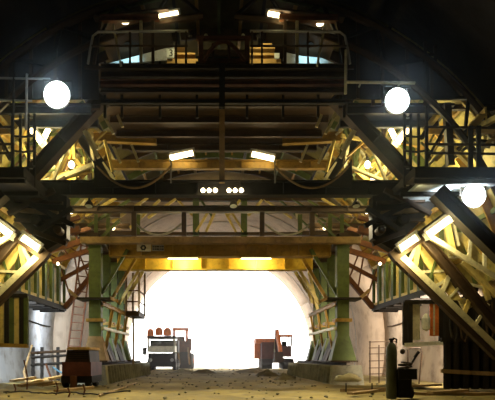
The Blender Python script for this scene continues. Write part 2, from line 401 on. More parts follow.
for s in (-1, 1):
    root = thing('side_deck', 'dark plank deck beside the upper deck, level with the %s floodlight' % SIDE[s], 'deck', (s*4.5, 13.9, 7.2))
    bm = NB(); box(bm, (min(s*3.2, s*5.85), 13.4, 7.22), (max(s*3.2, s*5.85), 14.4, 7.28)); obj('planking', bm, DARK, root)
    for k in range(2): obj('bearer', bar(NB(), (s*3.2, 13.5 + .8*k, 7.13), (s*5.8, 13.5 + .8*k, 7.13), .1, .16), DARK, root)
    root = thing('shade_board', 'dark boarded stop end filling the arch above the %s side deck' % SIDE[s], 'shade board', (s*4.3, 13.25, 7.3))  # board added to block lamplight and keep the upper arch dark
    th0 = math.degrees(math.asin((7.3 - ZC) / 8.36)); th1 = math.degrees(math.acos(2.95 / 8.36))
    edge = [arc(8.36, th0 + (th1 - th0) * i / 8, 13.24) for i in range(9)]
    bm = NB(); sheet(bm, [(s*q.x, q.y, q.z) for q in edge] + [(s*2.95, 13.24, 7.3)], (0, .04, 0)); obj('boarding', bm, ROCK, root)
    for k in range(4): obj('batten', bar(NB(), (s*(3.4 + .6*k), 13.22, 7.3), (s*(3.4 + .6*k), 13.22, ZC + math.sqrt(68 - (3.5 + .6*k)**2)), .08, .06), BROWN, root)
root = thing('backdrop', 'dark tarpaulin hung across the arch behind the upper deck', 'backdrop', (0, 15.7, 8.1))  # cloth added to darken the space behind the canopies
bm = NB(); g = [[bm.verts.new((-3.3 + 6.6*i/30, 15.7 + .06*math.sin(i*1.3), 8.12 + (ZC + math.sqrt(7.95**2 - min(3.3, abs(-3.3 + 6.6*i/30))**2) - 8.12) * j / 4)) for i in range(31)] for j in range(5)]
for j in range(4):
    for i in range(30): bm.faces.new((g[j][i], g[j][i+1], g[j+1][i+1], g[j+1][i]))
bmesh.ops.solidify(bm, geom=bm.faces[:], thickness=.02)
obj('cloth', bm, ROCK, root); obj('rope', tube(NB(), [(-3.2, 15.6, 9.0), (0, 15.6, 8.95), (3.2, 15.6, 9.0)], .02, 6), OLDT, root)
# planks lying on the deck
for (x0, x1, py, h, lab) in ((167, 198, 61, 4.5, 'bright timber plank at the bottom of the left stack on the deck'), (173, 195, 53.5, 1.8, 'thin timber in the middle of the left stack on the deck'), (174, 186, 46.5, 1.3, 'short timber on top of the left stack on the deck'),
                          (250, 281, 61, 4.5, 'bright timber plank at the bottom of the right stack on the deck'), (250, 275, 54, 2.4, 'middle timber of the right stack on the deck'), (250, 275, 47.5, 2, 'long timber near the top of the right stack'), (262, 272, 44, 1.3, 'short timber on top of the right stack on the deck')):
    bm = NB(); a, b = P(x0, py + h/2, 13.5), P(x1, py - h/2, 13.5); box(bm, (a.x, 13.5, a.z), (b.x, 13.75, b.z))
    tag(obj('timber_plank', bm, TIMBER), lab, 'plank')
wl = thing('hooded_lamp', 'small work lamp over the timber stack left of the box frame', 'lamp', P(190, 36, 13.0))
obj('hood', lathe(NB(), [(0.02, 0.1), (0.05, 0.03), (0.06, 0)], P(190, 36, 13.0), n=10), BLACK, wl); light('SPOT', P(190, 37.5, 12.9), 16, WARM, .05, aim=P(184, 56, 13.5), parent=wl, angle=90)
wl = thing('hooded_lamp', 'small work lamp over the timber stack right of the box frame', 'lamp', P(258, 36, 13.0))
obj('hood', lathe(NB(), [(0.02, 0.1), (0.05, 0.03), (0.06, 0)], P(258, 36, 13.0), n=10), BLACK, wl); light('SPOT', P(258, 37.5, 12.9), 16, WARM, .05, aim=P(263, 56, 13.5), parent=wl, angle=90)
for px, wd in ((170.5, 'left'), (277, 'right')):
    if wd == 'left': root = thing('number_board', 'small white board with dark figure leaning on the left timber stack', 'board', P(px, 58, 13.4))
    else: root = None
    bm = NB(); a, b = P(px-3.6, 57.5, 13.4), P(px+3.6, 49, 13.4)
    if wd == 'right': a, b = P(px-2.5, 58.5, 13.4), P(px+2.5, 53, 13.4)
    box(bm, (a.x, 13.4, a.z), (b.x, 13.43, b.z))
    if root is None: tag(obj('blank_board', bm, SHEET), 'small blank white board at the end of the right timber stack', 'board')
    else: obj('plate', bm, SHEET, root)
    if wd == 'left':
        cu = bpy.data.curves.new('figure', 'FONT'); cu.body = '3'; cu.size = 0.24; cu.align_x = 'CENTER'; cu.align_y = 'CENTER'; cu.extrude = 0.003
        tmp = bpy.data.objects.new('tmp', cu); col.objects.link(tmp); bpy.context.view_layer.update()
        me = bpy.data.meshes.new_from_object(tmp.evaluated_get(bpy.context.evaluated_depsgraph_get())); me.name = 'figure'; me.materials.clear(); me.materials.append(INK)
        bpy.data.objects.remove(tmp); bpy.data.curves.remove(cu)
        o = bpy.data.objects.new('figure', me); col.objects.link(o)
        o.parent = root; o.location = (P(px + .5, 53.2, 13.39) - root.location); o.rotation_euler = (R(90), 0, 0)
# box frame in the middle of the deck
root = thing('box_scaffold', 'rusty box frame with arched brace in the middle of the deck', 'frame', P(224, 64, 13.2))
for x in (201, 247): obj('upright', bar(NB(), P(x, 39, 13.2), P(x, 64, 13.2), .11, .11), RUST, root)
obj('top_beam', bar(NB(), P(196, 38.5, 13.2), P(252, 38.5, 13.2), .1, .08), RUST, root)
obj('bottom_beam', bar(NB(), P(200, 61, 13.2), P(248, 61, 13.2), .09, .08), RUST, root)
obj('cross_beam', bar(NB(), P(202, 53, 13.35), P(246, 53, 13.35), .1, .12), OLDT, root)
obj('arch_brace', tube(NB(), [P(x, y, 13.15) for x, y in ((204, 61), (209, 52), (216, 44), (221, 42), (227, 42), (232, 45), (239, 53), (245, 61))], .05, 6), RUST, root)
for x in (206, 243): obj('knob', lathe(NB(), [(.03, 0), (.05, .04), (.03, .08)], P(x, 37.5, 13.2)), PALE, root)
for k, x in enumerate((213, 229)): obj('post', bar(NB(), P(x, 44, 13.3), P(x, 64, 13.3), .07, .07), RUST, root)
# centre mast
beam('mast', 'slim brown mast on the axis of the gantry below the deck', 'mast', P(222, 184, 14.75), P(222, 108, 14.75), .15, .13, OLDT, 'I')
beam('mast_extension', 'dark hanging post in front of the deck edge on the axis', 'post', P(222, 108, 12.95), P(222, 64, 12.95), .14, .12, DARK, 'I')

# ------------------------------------------------------------------ struts and trusses beside the deck
for s in (-1, 1):
    w = SIDE[s]; m = lambda x: CX + 0.5 + s * (x - CX)
    beam('main_strut', 'broad dark strut sloping down and out below the %s floodlight' % w, 'strut', P(m(334), 97, 13.9), P(m(415), 184, 13.9), .34, .34, BROWN)
    beam('counter_strut', 'dark strut crossing inward under the %s main strut' % w, 'strut', P(m(374), 115, 16.0), P(m(328), 178, 16.0), .30, .3, DARK)
    rt = thing('side_truss', 'pale lattice of light bars behind the %s main strut' % w, 'truss', P(m(370), 190, 15.5))
    rows = [('bar', (346, 165), (400, 187), 15.4, .12, PALE), ('bar', (366, 135), (386, 182), 15.0, .07, PALE), ('bar', (356, 108), (379, 123), 15.3, .08, PALE),
            ('bar', (353, 132), (342, 150), 14.1, .10, PALE), ('bar', (347, 145), (344, 168), 15.8, .09, PALE), ('bar', (388, 152), (382, 185), 15.8, .08, PALE),
            ('bar', (392, 155), (401, 188), 15.8, .08, YELL), ('bar', (334, 140), (326, 172), 15.7, .07, YELL), ('bar', (330, 155), (345, 188), 16.2, .12, OCHRE),
            ('bar', (352, 168), (378, 190), 16.0, .22, OCHRE), ('bar', (360, 140), (350, 187), 16.4, .10, GREEN), ('bar', (372, 155), (392, 190), 16.4, .15, YELL),
            ('bar', (340, 148), (384, 143), 16.3, .14, OCHRE), ('bar', (376, 120), (400, 108), 15.8, .13, OCHRE), ('bar', (344, 187), (362, 160), 16.6, .12, YELL)]
    rg = random.Random(11 if s > 0 else 12)
    for k in range(54):
        x, y = rg.uniform(340, 414), rg.uniform(124, 187); a_ = rg.choice((.75, -.75, 1.2, -1.1, 1.57, .25, 2.4)) + rg.uniform(-.1, .1); l_ = rg.uniform(6, 17)
        Y_ = rg.uniform(15.2, 17.4)
        rows.append(('bar', (x - l_*math.cos(a_), min(188, max(108, y - l_*math.sin(a_)))), (x + l_*math.cos(a_), min(188, max(108, y + l_*math.sin(a_)))), Y_, rg.choice((.04, .05, .06, .09)), rg.choice((YELL, OCHRE, PALE, GREEN, YELL, BROWN, BROWN))))
    for nm, a, b, y, t_, mm in rows:
        obj(nm, bar(NB(), PR(m(a[0]), a[1], y), PR(m(b[0]), b[1], y + .15), t_, t_, 'L' if t_ > .1 else 'box'), mm, rt)
    # pale raking props under the deck
    for k, (a, b, y, t_, lab) in enumerate((((336, 113), (325, 134), 14.8, .07, 'upper pale raking prop under the %s deck end'), ((321, 115), (316, 127), 14.9, .08, 'short pale raking prop nearest the mast under the %s deck end'), ((354, 131), (340, 158), 13.6, .09, 'long bright raking prop beside the inner end of the %s main strut'),
                                     ((325, 147), (318, 163), 15.4, .07, 'small pale raking prop above the ochre beam on the %s'), ((307, 145), (300, 162), 15.4, .07, 'small pale raking prop above the ochre beam nearer the mast on the %s'), ((335, 162), (321, 186), 15.9, .09, 'pale raking prop behind the %s curved gusset'))):
        beam('raking_prop', lab % w, 'prop', P(m(a[0]), a[1], y), P(m(b[0]), b[1], y), t_, t_, PALE, 'box')
    # ladder cage beside the strut
    root = thing('caged_ladder', 'dark caged ladder below the %s floodlight, outside the main strut' % w, 'ladder', P(m(413), 190, 13.3))
    for x in (404, 410, 418, 426): obj('upright', bar(NB(), P(m(x), 108 + (6 if x < 420 else -2), 13.2), P(m(x), 188, 13.2), .06, .06), DARK, root)
    for k in range(9): obj('rung', bar(NB(), P(m(404), 118 + 8.4*k, 13.2), P(m(410), 118 + 8.4*k, 13.2), .03, .03), GALV, root)
    for py in (135, 150, 166): obj('hoop', tube(NB(), [P(m(404), py, 13.2), P(m(406), py+1, 12.85), P(m(415), py+2, 12.75), P(m(424), py+1, 12.85), P(m(426), py, 13.2)], .025, 6), DARK, root)
    # rails running under the floodlights
    beam('deck_rail', ('long dark beam below the left floodlight' if s < 0 else 'long brown beam below the right upper floodlight'), 'beam', P(m(338), 107, 13.6), P(m(500), 108, 13.6), .12, .12, BROWN)
    beam('cross_girder', 'brown girder across the %s side above the tilted tube' % w, 'girder', P(m(345), 137, 17.4), P(m(282), 140, 17.4), .2, .3, OCHRE)
    # outer braces in front of the lit formwork
    rt = thing('outer_truss', 'yellow braces and dark posts above the %s side platform' % w, 'truss', P(m(460), 165, 14.0))
    rg = random.Random(21 if s > 0 else 22)
    for k in range(16):
        x, y = rg.uniform(424, 498), rg.uniform(112, 160); a_ = rg.choice((.8, -.8, 1.2, -1.1, 1.57, .2)); l_ = rg.uniform(6, 15)
        obj('lacing', bar(NB(), PR(m(x - l_*math.cos(a_)), y - l_*math.sin(a_), 13.9), PR(m(x + l_*math.cos(a_)), min(165, y + l_*math.sin(a_)), 14.1), rg.choice((.04, .06, .08))), rg.choice((YELL, PALE, BROWN, GREEN)), rt)
    for nm, a, b, y, t_, mm in (('brace', (423, 130), (441, 108), 14.0, .17, YELL), ('brace', (460, 136), (482, 111), 13.8, .20, YELL), ('brace', (476, 128), (498, 117), 13.9, .12, YELL), ('brace', (446, 117), (460, 138), 13.6, .10, YELL),
                               ('post', (446, 104), (450, 166), 13.2, .16, BROWN), ('brace', (452, 145), (472, 166), 13.9, .14, YELL), ('brace', (484, 140), (478, 166), 13.5, .07, PALE), ('brace', (476, 150), (495, 135), 13.9, .16, OCHRE), ('beam', (425, 132), (498, 131), 14.2, .12, OCHRE), ('brace', (486, 132), (499, 150), 13.4, .06, PALE), ('brace', (428, 160), (447, 126), 14.1, .09, BROWN)):
        obj(nm, bar(NB(), PR(m(a[0]), a[1], y), PR(m(b[0]), b[1], y), t_, t_, 'L' if t_ > .13 else 'box'), mm, rt)
    root = thing('platform_rail', 'dark guard rail along the %s side platform' % w, 'railing', P(m(460), 168, 12.6))
    for py in (127, 144, 153): obj('rail', tube(NB(), [P(m(424), py, 12.6), P(m(499), py + 1, 12.6)], .03, 6), BROWN, root)
    for x in (426, 470, 478): obj('upright', bar(NB(), P(m(x), 126, 12.6), P(m(x), 168, 12.6), .07 if x < 430 else .1, .06), DARK, root)
    obj('brace', bar(NB(), P(m(427), 158, 12.62), P(m(444), 128, 12.62), .05, .05), DARK, root)
    # the platform itself
    root = thing('side_platform', 'dark side platform with pale underside, %s' % ('over the hanging floodlight' if s > 0 else 'above the left swing arm'), 'platform', P(m(456), 180, 12.5))
    a, b = P(m(414), 178, 12.5), P(m(505), 167, 12.5)
    bm = NB(); box(bm, (min(a.x, b.x), 12.5, a.z + .06), (max(a.x, b.x), 14.6, b.z)); obj('deck', bm, DARK, root)
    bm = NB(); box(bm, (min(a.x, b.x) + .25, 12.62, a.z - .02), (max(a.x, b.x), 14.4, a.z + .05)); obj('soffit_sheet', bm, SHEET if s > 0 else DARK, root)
    obj('edge_beam', bar(NB(), Vector((a.x, 12.5, a.z + .1)), Vector((b.x, 12.5, a.z + .1)), .1, .22), DARK, root)
    for k in range(3): 
        y = 12.55 + k*0.95
        obj('bearer', bar(NB(), Vector((a.x, y, a.z - .07)), Vector((b.x, y, a.z - .07)), .1, .1), DARK, root)
    # jumble where girders meet the swing arm: hinge block
    root = thing('hinge_block', 'dark hinge block joining the girder end to the %s swing arm' % w, 'hinge', P(m(405), 240, 14.5))
    bm = NB(); sheet(bm, [P(m(x), y, 14.3) for x, y in ((372, 196), (436, 184), (440, 200), (392, 250), (372, 238))], (0, .35, 0)); obj('plate', bm, DARK, root)
    for py in (203, 212, 222): obj('stiffener', bar(NB(), P(m(376), py, 14.2), P(m(424), py - 2, 14.2), .12, .08), BROWN, root)
    obj('pin', lathe(NB(), [(.14, 0), (.14, .3), (.08, .34)], P(m(400), 222, 14.25), (0, -1, 0)), DARK, root)
    obj('pin', lathe(NB(), [(.11, 0), (.11, .3), (.06, .34)], P(m(378), 232, 14.25), (0, -1, 0)), BROWN, root)
    for k, (x0, y0, x1, y1, mm) in enumerate(((366, 208, 398, 230, DARK), (364, 226, 408, 204, DARK), (384, 190, 430, 214, BROWN), (372, 244, 404, 232, BROWN), (392, 196, 442, 190, DARK), (380, 214, 418, 210, OLDT))):
        obj('link_bar', bar(NB(), P(m(x0), y0, 14.0 + .03*k), P(m(x1), y1, 14.05 + .03*k), .12, .12), mm, root)
    # swing arm
    root = thing('swing_arm', 'yellow lattice swing arm folded down on the %s side of the gantry' % w, 'swing arm', P(m(450), 300, 13.0))
    obj('head_beam', bar(NB(), P(m(391), 258, 12.95), P(m(453), 212, 12.95), .2, .26, 'box'), BROWN, root)
    obj('chord', bar(NB(), P(m(396), 252, 13.0), P(m(500), 352, 13.0), .12, .15, 'box'), PALE, root)
    obj('chord', bar(NB(), P(m(392), 256, 13.05), P(m(496), 358, 13.05), .2, .12, 'box'), BROWN, root)
    obj('chord', bar(NB(), P(m(421), 236, 13.1), P(m(500), 330, 13.1), .22, .24, 'I'), BROWN, root)
    obj('tie_bar', bar(NB(), P(m(425), 234, 12.9), P(m(500), 280, 12.9), .1, .1), PALE, root)
    obj('strut', bar(NB(), P(m(436), 192, 12.7), P(m(503), 258, 12.7), .34, .34, 'I'), DARK, root)
    bm = NB(); sheet(bm, [P(m(x), y, 13.15) for x, y in ((414, 238), (420, 236), (462, 300), (452, 300), (424, 262))], (0, .06, 0)); obj('gusset', bm, YELL, root)
    bm = NB(); sheet(bm, [P(m(x), y, 13.25) for x, y in ((455, 232), (463, 232), (487, 262), (474, 262))], (0, .06, 0)); obj('gusset', bm, YELL, root)
    bm = NB(); sheet(bm, [P(m(x), y, 13.2) for x, y in ((458, 300), (476, 292), (482, 300), (464, 312))], (0, .06, 0)); obj('gusset', bm, PALE, root)
    for (a, b, t_, mm) in (((408, 262), (418, 242), .09, PALE), ((418, 244), (414, 266), .12, YELL), ((418, 272), (446, 271), .06, PALE), ((428, 282), (436, 258), .06, GREEN), ((432, 288), (452, 276), .07, PALE), ((440, 295), (448, 276), .1, PALE), ((446, 300), (464, 282), .06, PALE), ((462, 316), (470, 296), .1, YELL), ((474, 326), (488, 304), .07, PALE), ((446, 222), (453, 254), .12, YELL), ((452, 218), (458, 246), .06, PALE), ((470, 240), (468, 262), .07, PALE), ((478, 268), (488, 300), .1, YELL), ((484, 248), (484, 272), .07, PALE), ((462, 262), (496, 296), .12, YELL), ((440, 258), (468, 256), .06, PALE), ((468, 284), (494, 290), .06, PALE)):
        obj('lacing', bar(NB(), P(m(a[0]), a[1], 13.1 + .08 * random.random()), P(m(b[0]), b[1], 13.15), t_, t_), mm, root)
    # wing panels standing behind the arm, on the wing platform
    root = thing('wing_platform', 'dark wing platform along the %s tunnel wall under the green panels' % w, 'platform', (s*7.2, 20.5, 3.1))
    bm = NB(); box(bm, (min(s*6.95, s*7.95), 16.6, 3.12), (max(s*6.95, s*7.95), 24.3, 3.24)); obj('deck', bm, DARK, root)
    for k in range(9): obj('bearer', bar(NB(), (s*6.9, 16.7 + k*0.93, 3.06), (s*8.0, 16.7 + k*0.93, 3.06), .1, .12), DARK, root)
    obj('edge_beam', bar(NB(), (s*6.93, 16.5, 3.17), (s*6.93, 24.4, 3.17), .08, .2), DARK, root)
    for k in range(8):
        y = 17.0 + k * 0.95
        root = thing('shutter_panel', 'green and yellow framed panel, %s from the near end of the %s wing platform' % ('first second third fourth fifth sixth seventh eighth'.split()[k], w), 'panel', (s*7.0, y + .4, 3.24))
        for yy in (y, y + .78): obj('stile', bar(NB(), (s*7.0, yy, 3.24), (s*7.0, yy, 5.0), .12, .1), GREEN, root)
        obj('top_rail', bar(NB(), (s*7.0, y, 5.0), (s*7.0, y + .78, 5.0), .1, .12), YELL, root)
        obj('bottom_rail', bar(NB(), (s*7.0, y, 3.32), (s*7.0, y + .78, 3.32), .1, .16), YELL, root)
        bm = NB(); box(bm, (s*7.3 - .02, y + .05, 3.3), (s*7.3 + .02, y + .73, 4.95)); obj('skin', bm, YELL if k % 2 else SKIN, root)
        obj('brace', bar(NB(), (s*7.05, y + .1, 3.5 + .5*(k % 3)), (s*7.25, y + .7, 4.6 - .4*(k % 2)), .07, .07), OCHRE, root)
    # rusty brackets from the legs out to the wing platform
    for k, y in enumerate((24.2, 22.4, 20.8, 19.2)):
        root = thing('cantilever_bracket', 'rusty triangular bracket reaching to the %s wing platform, %s from the near end' % (w, 'fourth third second first'.split()[k]), 'bracket', (s*5.4, y, 4.2))
        zl = 3.2 if k == 0 else 4.95
        obj('lower_chord', bar(NB(), (s*4.95, y, 5.55), (s*6.9, y, zl), .26 if k == 0 else .15, .2), RUST, root)
        obj('upper_chord', bar(NB(), (s*4.95, y, 5.95), (s*7.3, y, 5.3), .16, .14), RUST, root)
        if k == 0: obj('middle_chord', bar(NB(), (s*5.2, y, 5.45), (s*7.2, y, 4.4), .16, .16), RUST, root)
        for j in range(4):
            f0 = .25 + .2*j
            a = Vector((s*4.95, y, 5.55)).lerp(Vector((s*6.9, y, zl)), f0); b = Vector((s*4.95, y, 5.95)).lerp(Vector((s*7.3, y, 5.3)), f0 + .1 * (j % 2))
            obj('lacing', bar(NB(), a, b, .06, .06), RUST, root)
    light('POINT', (s*6.5, 18.2, 4.6), 24, (1, .85, .35), .12, parent=bulb((s*6.5, 18.2, 4.75), 'small bulb added to brighten the nearer green panels of the %s wing platform' % w, .06))  # this bulb and the next are added to light the wing panels
    light('POINT', (s*6.5, 21.8, 4.6), 24, (1, .85, .35), .12, parent=bulb((s*6.5, 21.8, 4.75), 'small bulb added to brighten the farther green panels of the %s wing platform' % w, .06))

# bright rail over the right floodlight, railing on the left
root = thing('lit_rail', 'bright pipe rail directly above the upper right floodlight', 'rail', P(380, 82, 12.9))
obj('pipe', tube(NB(), [P(346, 82, 12.9), P(415, 83, 12.9)], .035, 6), PALE, root)
for x in (359, 398): obj('clip', bar(NB(), P(x + 2, 82, 12.9), P(x, 87, 12.9), .04, .04), PALE, root)
obj('upright', tube(NB(), [P(346, 50, 12.9), P(345.5, 94, 12.9)], .035, 6), PALE, root)
root = thing('upper_rail', 'thin pipe railing left of the upper left floodlight', 'railing', P(25, 130, 12.7))
obj('rail', tube(NB(), [P(-3, 78, 12.7), P(50, 79, 12.7)], .025, 6), GALV, root)
obj('rail', tube(NB(), [P(-3, 100, 12.7), P(32, 101, 12.7)], .025, 6), GALV, root)
for x in (14, 27): obj('upright', tube(NB(), [P(x, 74, 12.7), P(x - 1, 130, 12.7)], .03, 6), GALV if x == 27 else DARK, root)
for k, (x, lab) in enumerate(((378, 'inner'), (390, 'middle'), (430, 'outer'))):
    root = thing('scaffold_frame', '%s brown upright frame above the upper right floodlight' % lab, 'frame', P(x, 105, 13.3))
    obj('upright', bar(NB(), P(x - 5, 42, 13.3), P(x - 5, 106, 13.3), .07, .07), BROWN, root)
    obj('upright', bar(NB(), P(x + 5, 46, 13.3), P(x + 5, 106, 13.3), .07, .07), BROWN, root)
    obj('crossbar', bar(NB(), P(x - 5, 55, 13.3), P(x + 5, 55, 13.3), .06, .06), BROWN, root)

# ------------------------------------------------------------------ main girders
beam('dark_girder', 'deep dark girder spanning the whole gantry in front', 'girder', P(28, 189, 14.75), P(411, 189, 14.75), .3, .40, DARK)
for s in (-1, 1):
    m = lambda x: CX + 4 + s * (x - CX - 4); w = SIDE[s]
    bm = NB()
    pts = [(352, 187), (352, 159), (347, 166), (340, 174), (330, 181), (308, 186)]
    sheet(bm, [P(m(x), y, 14.6) for x, y in pts], (0, .2, 0))
    tag(obj('curved_gusset', bm, DARK), 'dark curved gusset rising from the %s end of the deep girder' % w, 'gusset')
    bm = NB()
    pts = [(m(275) + (m(349) - m(275)) * i / 20, 166 + 22 * (1 - ((i - 10) / 10) ** 2)) for i in range(21)]
    tag(obj('hanging_hose', tube(NB(), [P(x, y, 14.5) for x, y in pts], .03, 6), OLDT), 'slack hose hanging in a wide arc over the deep girder, %s side' % w, 'hose')
    beam('thin_hanger', 'thin pale rod standing on the deep girder %s of the mast' % w, 'rod', P(m(275), 183, 14.6), P(m(275), 160, 14.6), .04, .04, GALV, 'box')
    bm = NB()
    pts = [(m(265) + (m(310) - m(265)) * i / 16, 224 + 11 * (1 - ((i - 8) / 8) ** 2)) for i in range(17)]
    tag(obj('hanging_hose', tube(NB(), [P(x, y, 18.6) for x, y in pts], .04, 6), GALV), 'grey hose slung in a small arc under the rail beam, %s side' % w, 'hose')
    for x, lab in ((262, 'inner'), (312, 'outer')):
        beam('hanger_post', 'rusty stub post at the %s end of the small hose arc, %s side' % (lab, w), 'post', P(m(x), 236, 18.45), P(m(x), 213, 18.45), .16, .14, BROWN, 'box')
beam('rail_beam', 'brown beam with pale lower edge just below the deep girder', 'beam', P(62, 209.5, 18.4), P(383, 209.5, 18.4), .26, .2, BROWN)
beam('ochre_header', 'ochre timber header resting across the near portal legs', 'beam', P(81, 240.5, 19.55), P(360, 240.5, 19.55), .3, .22, OLDT, 'box')
beam('upper_ochre_beam', 'ochre beam under the back of the deck behind the mast', 'beam', P(104, 165, 17.6), P(345, 165, 17.6), .2, .28, OCHRE, 'I')
beam('upper_brown_beam', 'brown beam above the ochre one under the deck', 'beam', P(130, 148, 17.8), P(316, 148, 17.8), .2, .22, BROWN, 'I')
beam('portal_header', 'brown box header between the near portal legs carrying the signs', 'beam', P(110, 250.5, 20.2), P(330, 250.5, 20.2), .35, .50, OCHRE, 'I')
beam('yellow_header', 'yellow lit header just behind the portal fluorescent tubes', 'beam', P(118, 264, 22.6), P(312, 264, 22.6), .3, .52, YELLO, 'I')
beam('yellow_header', 'thin yellow header across the rear legs, lowest of the headers', 'beam', P(122, 268, 25.2), P(312, 268, 25.2), .3, .26, YELLO, 'I')
for k, (yy, zz) in enumerate(((21.3, 6.6), (23.6, 6.7), (25.4, 6.8))):
    for s in (-1, 1):
        beam('flank_beam', 'dark crosswise beam above the %s leg, %s from the front' % ('ladder side' if s < 0 else 'bottle side', ('first', 'second', 'third')[k]), 'beam', (s*3.9, yy, zz), (s*6.6, yy, zz), .16, .24, BROWN)
# lattice between the girders
root = thing('portal_truss', 'green lattice truss above the portal header, behind the rail beam', 'truss', P(219, 235, 22.5))
for x in (196, 244): obj('post', bar(NB(), P(x, 236, 22.5), P(x, 196, 22.5), .26, .2, 'I'), GREEN, root)
for a, b in (((178, 200), (193, 216)), ((201, 200), (212, 216)), ((240, 200), (228, 216)), ((262, 200), (248, 216)), ((264, 199), (292, 218)), ((292, 198), (326, 222)), ((176, 199), (148, 218)), ((148, 198), (112, 222)), ((212, 206), (196, 232)), ((228, 206), (244, 232)), ((218, 206), (206, 232)), ((222, 206), (236, 232)), ((160, 200), (130, 228)), ((280, 200), (310, 228))):
    obj('diagonal', bar(NB(), P(a[0], a[1], 22.4), P(b[0], b[1], 22.4), .10, .10, 'L'), GREEN if random.random() < .4 else YELL, root)
obj('chord', bar(NB(), P(110, 199, 22.5), P(330, 199, 22.5), .2, .2), BROWN, root)
obj('chord', bar(NB(), P(110, 234, 22.5), P(330, 234, 22.5), .2, .12), BROWN, root)
for s in (-1, 1):
    w = SIDE[s]; m = lambda x: CX + s * (x - CX)
    rt = thing('flank_truss', 'green and yellow braces between the girders at the %s end' % w, 'truss', P(m(340), 236, 20.0))
    for a, b, t_, mm in (((308, 200), (350, 226), .09, GREEN), ((322, 198), (352, 216), .1, YELL), ((342, 200), (364, 222), .14, OCHRE), ((352, 200), (366, 218), .08, PALE), ((330, 215), (330, 236), .14, GREEN), ((342, 214), (342, 236), .14, GREEN), ((300, 214), (300, 234), .16, GREEN), ((318, 220), (350, 250), .09, GREEN), ((296, 205), (298, 218), .12, PALE)):
        obj('brace', bar(NB(), P(m(a[0]), a[1], 19.8), P(m(b[0]), b[1], 20.1), t_, t_, 'L'), mm, rt)
# signs on the header
root = thing('sign_board', 'pale sign board with dark ring emblem on the portal header', 'sign', P(144, 252, 20.0))
a, b = P(137, 251.5, 19.98), P(151, 244.5, 19.98); bm = NB(); box(bm, (a.x, 19.95, a.z), (b.x, 19.98, b.z)); obj('plate', bm, CREAM, root)
bm = NB(); c = P(143.3, 247.7, 19.94); n = 6
o_ = [bm.verts.new(c + Vector((.115*math.cos(2*math.pi*k/n), 0, .115*math.sin(2*math.pi*k/n)))) for k in range(n)]
i_ = [bm.verts.new(c + Vector((.045*math.cos(2*math.pi*k/n), 0, .045*math.sin(2*math.pi*k/n)))) for k in range(n)]
for k in range(n): bm.faces.new((o_[k], o_[(k+1) % n], i_[(k+1) % n], i_[k]))
part_label(obj('ring_emblem', bm, INK, root), 'dark ring emblem')
root = thing('sign_board', 'grey sign board with faded lettering beside the ring emblem sign', 'sign', P(157, 252, 20.0))
a, b = P(152, 251, 19.98), P(164, 245, 19.98); bm = NB(); box(bm, (a.x, 19.95, a.z), (b.x, 19.98, b.z)); obj('plate', bm, GREYW, root)
bm = NB()
for r_ in range(2):
    for k in range(6):
        q = P(153.2 + 1.75*k, 246.6 + 2.6*r_, 19.94); box(bm, (q.x, 19.94, q.z - .025), (q.x + .03 + .015*(k % 3), 19.948, q.z + .025))
obj('lettering', bm, INK, root)

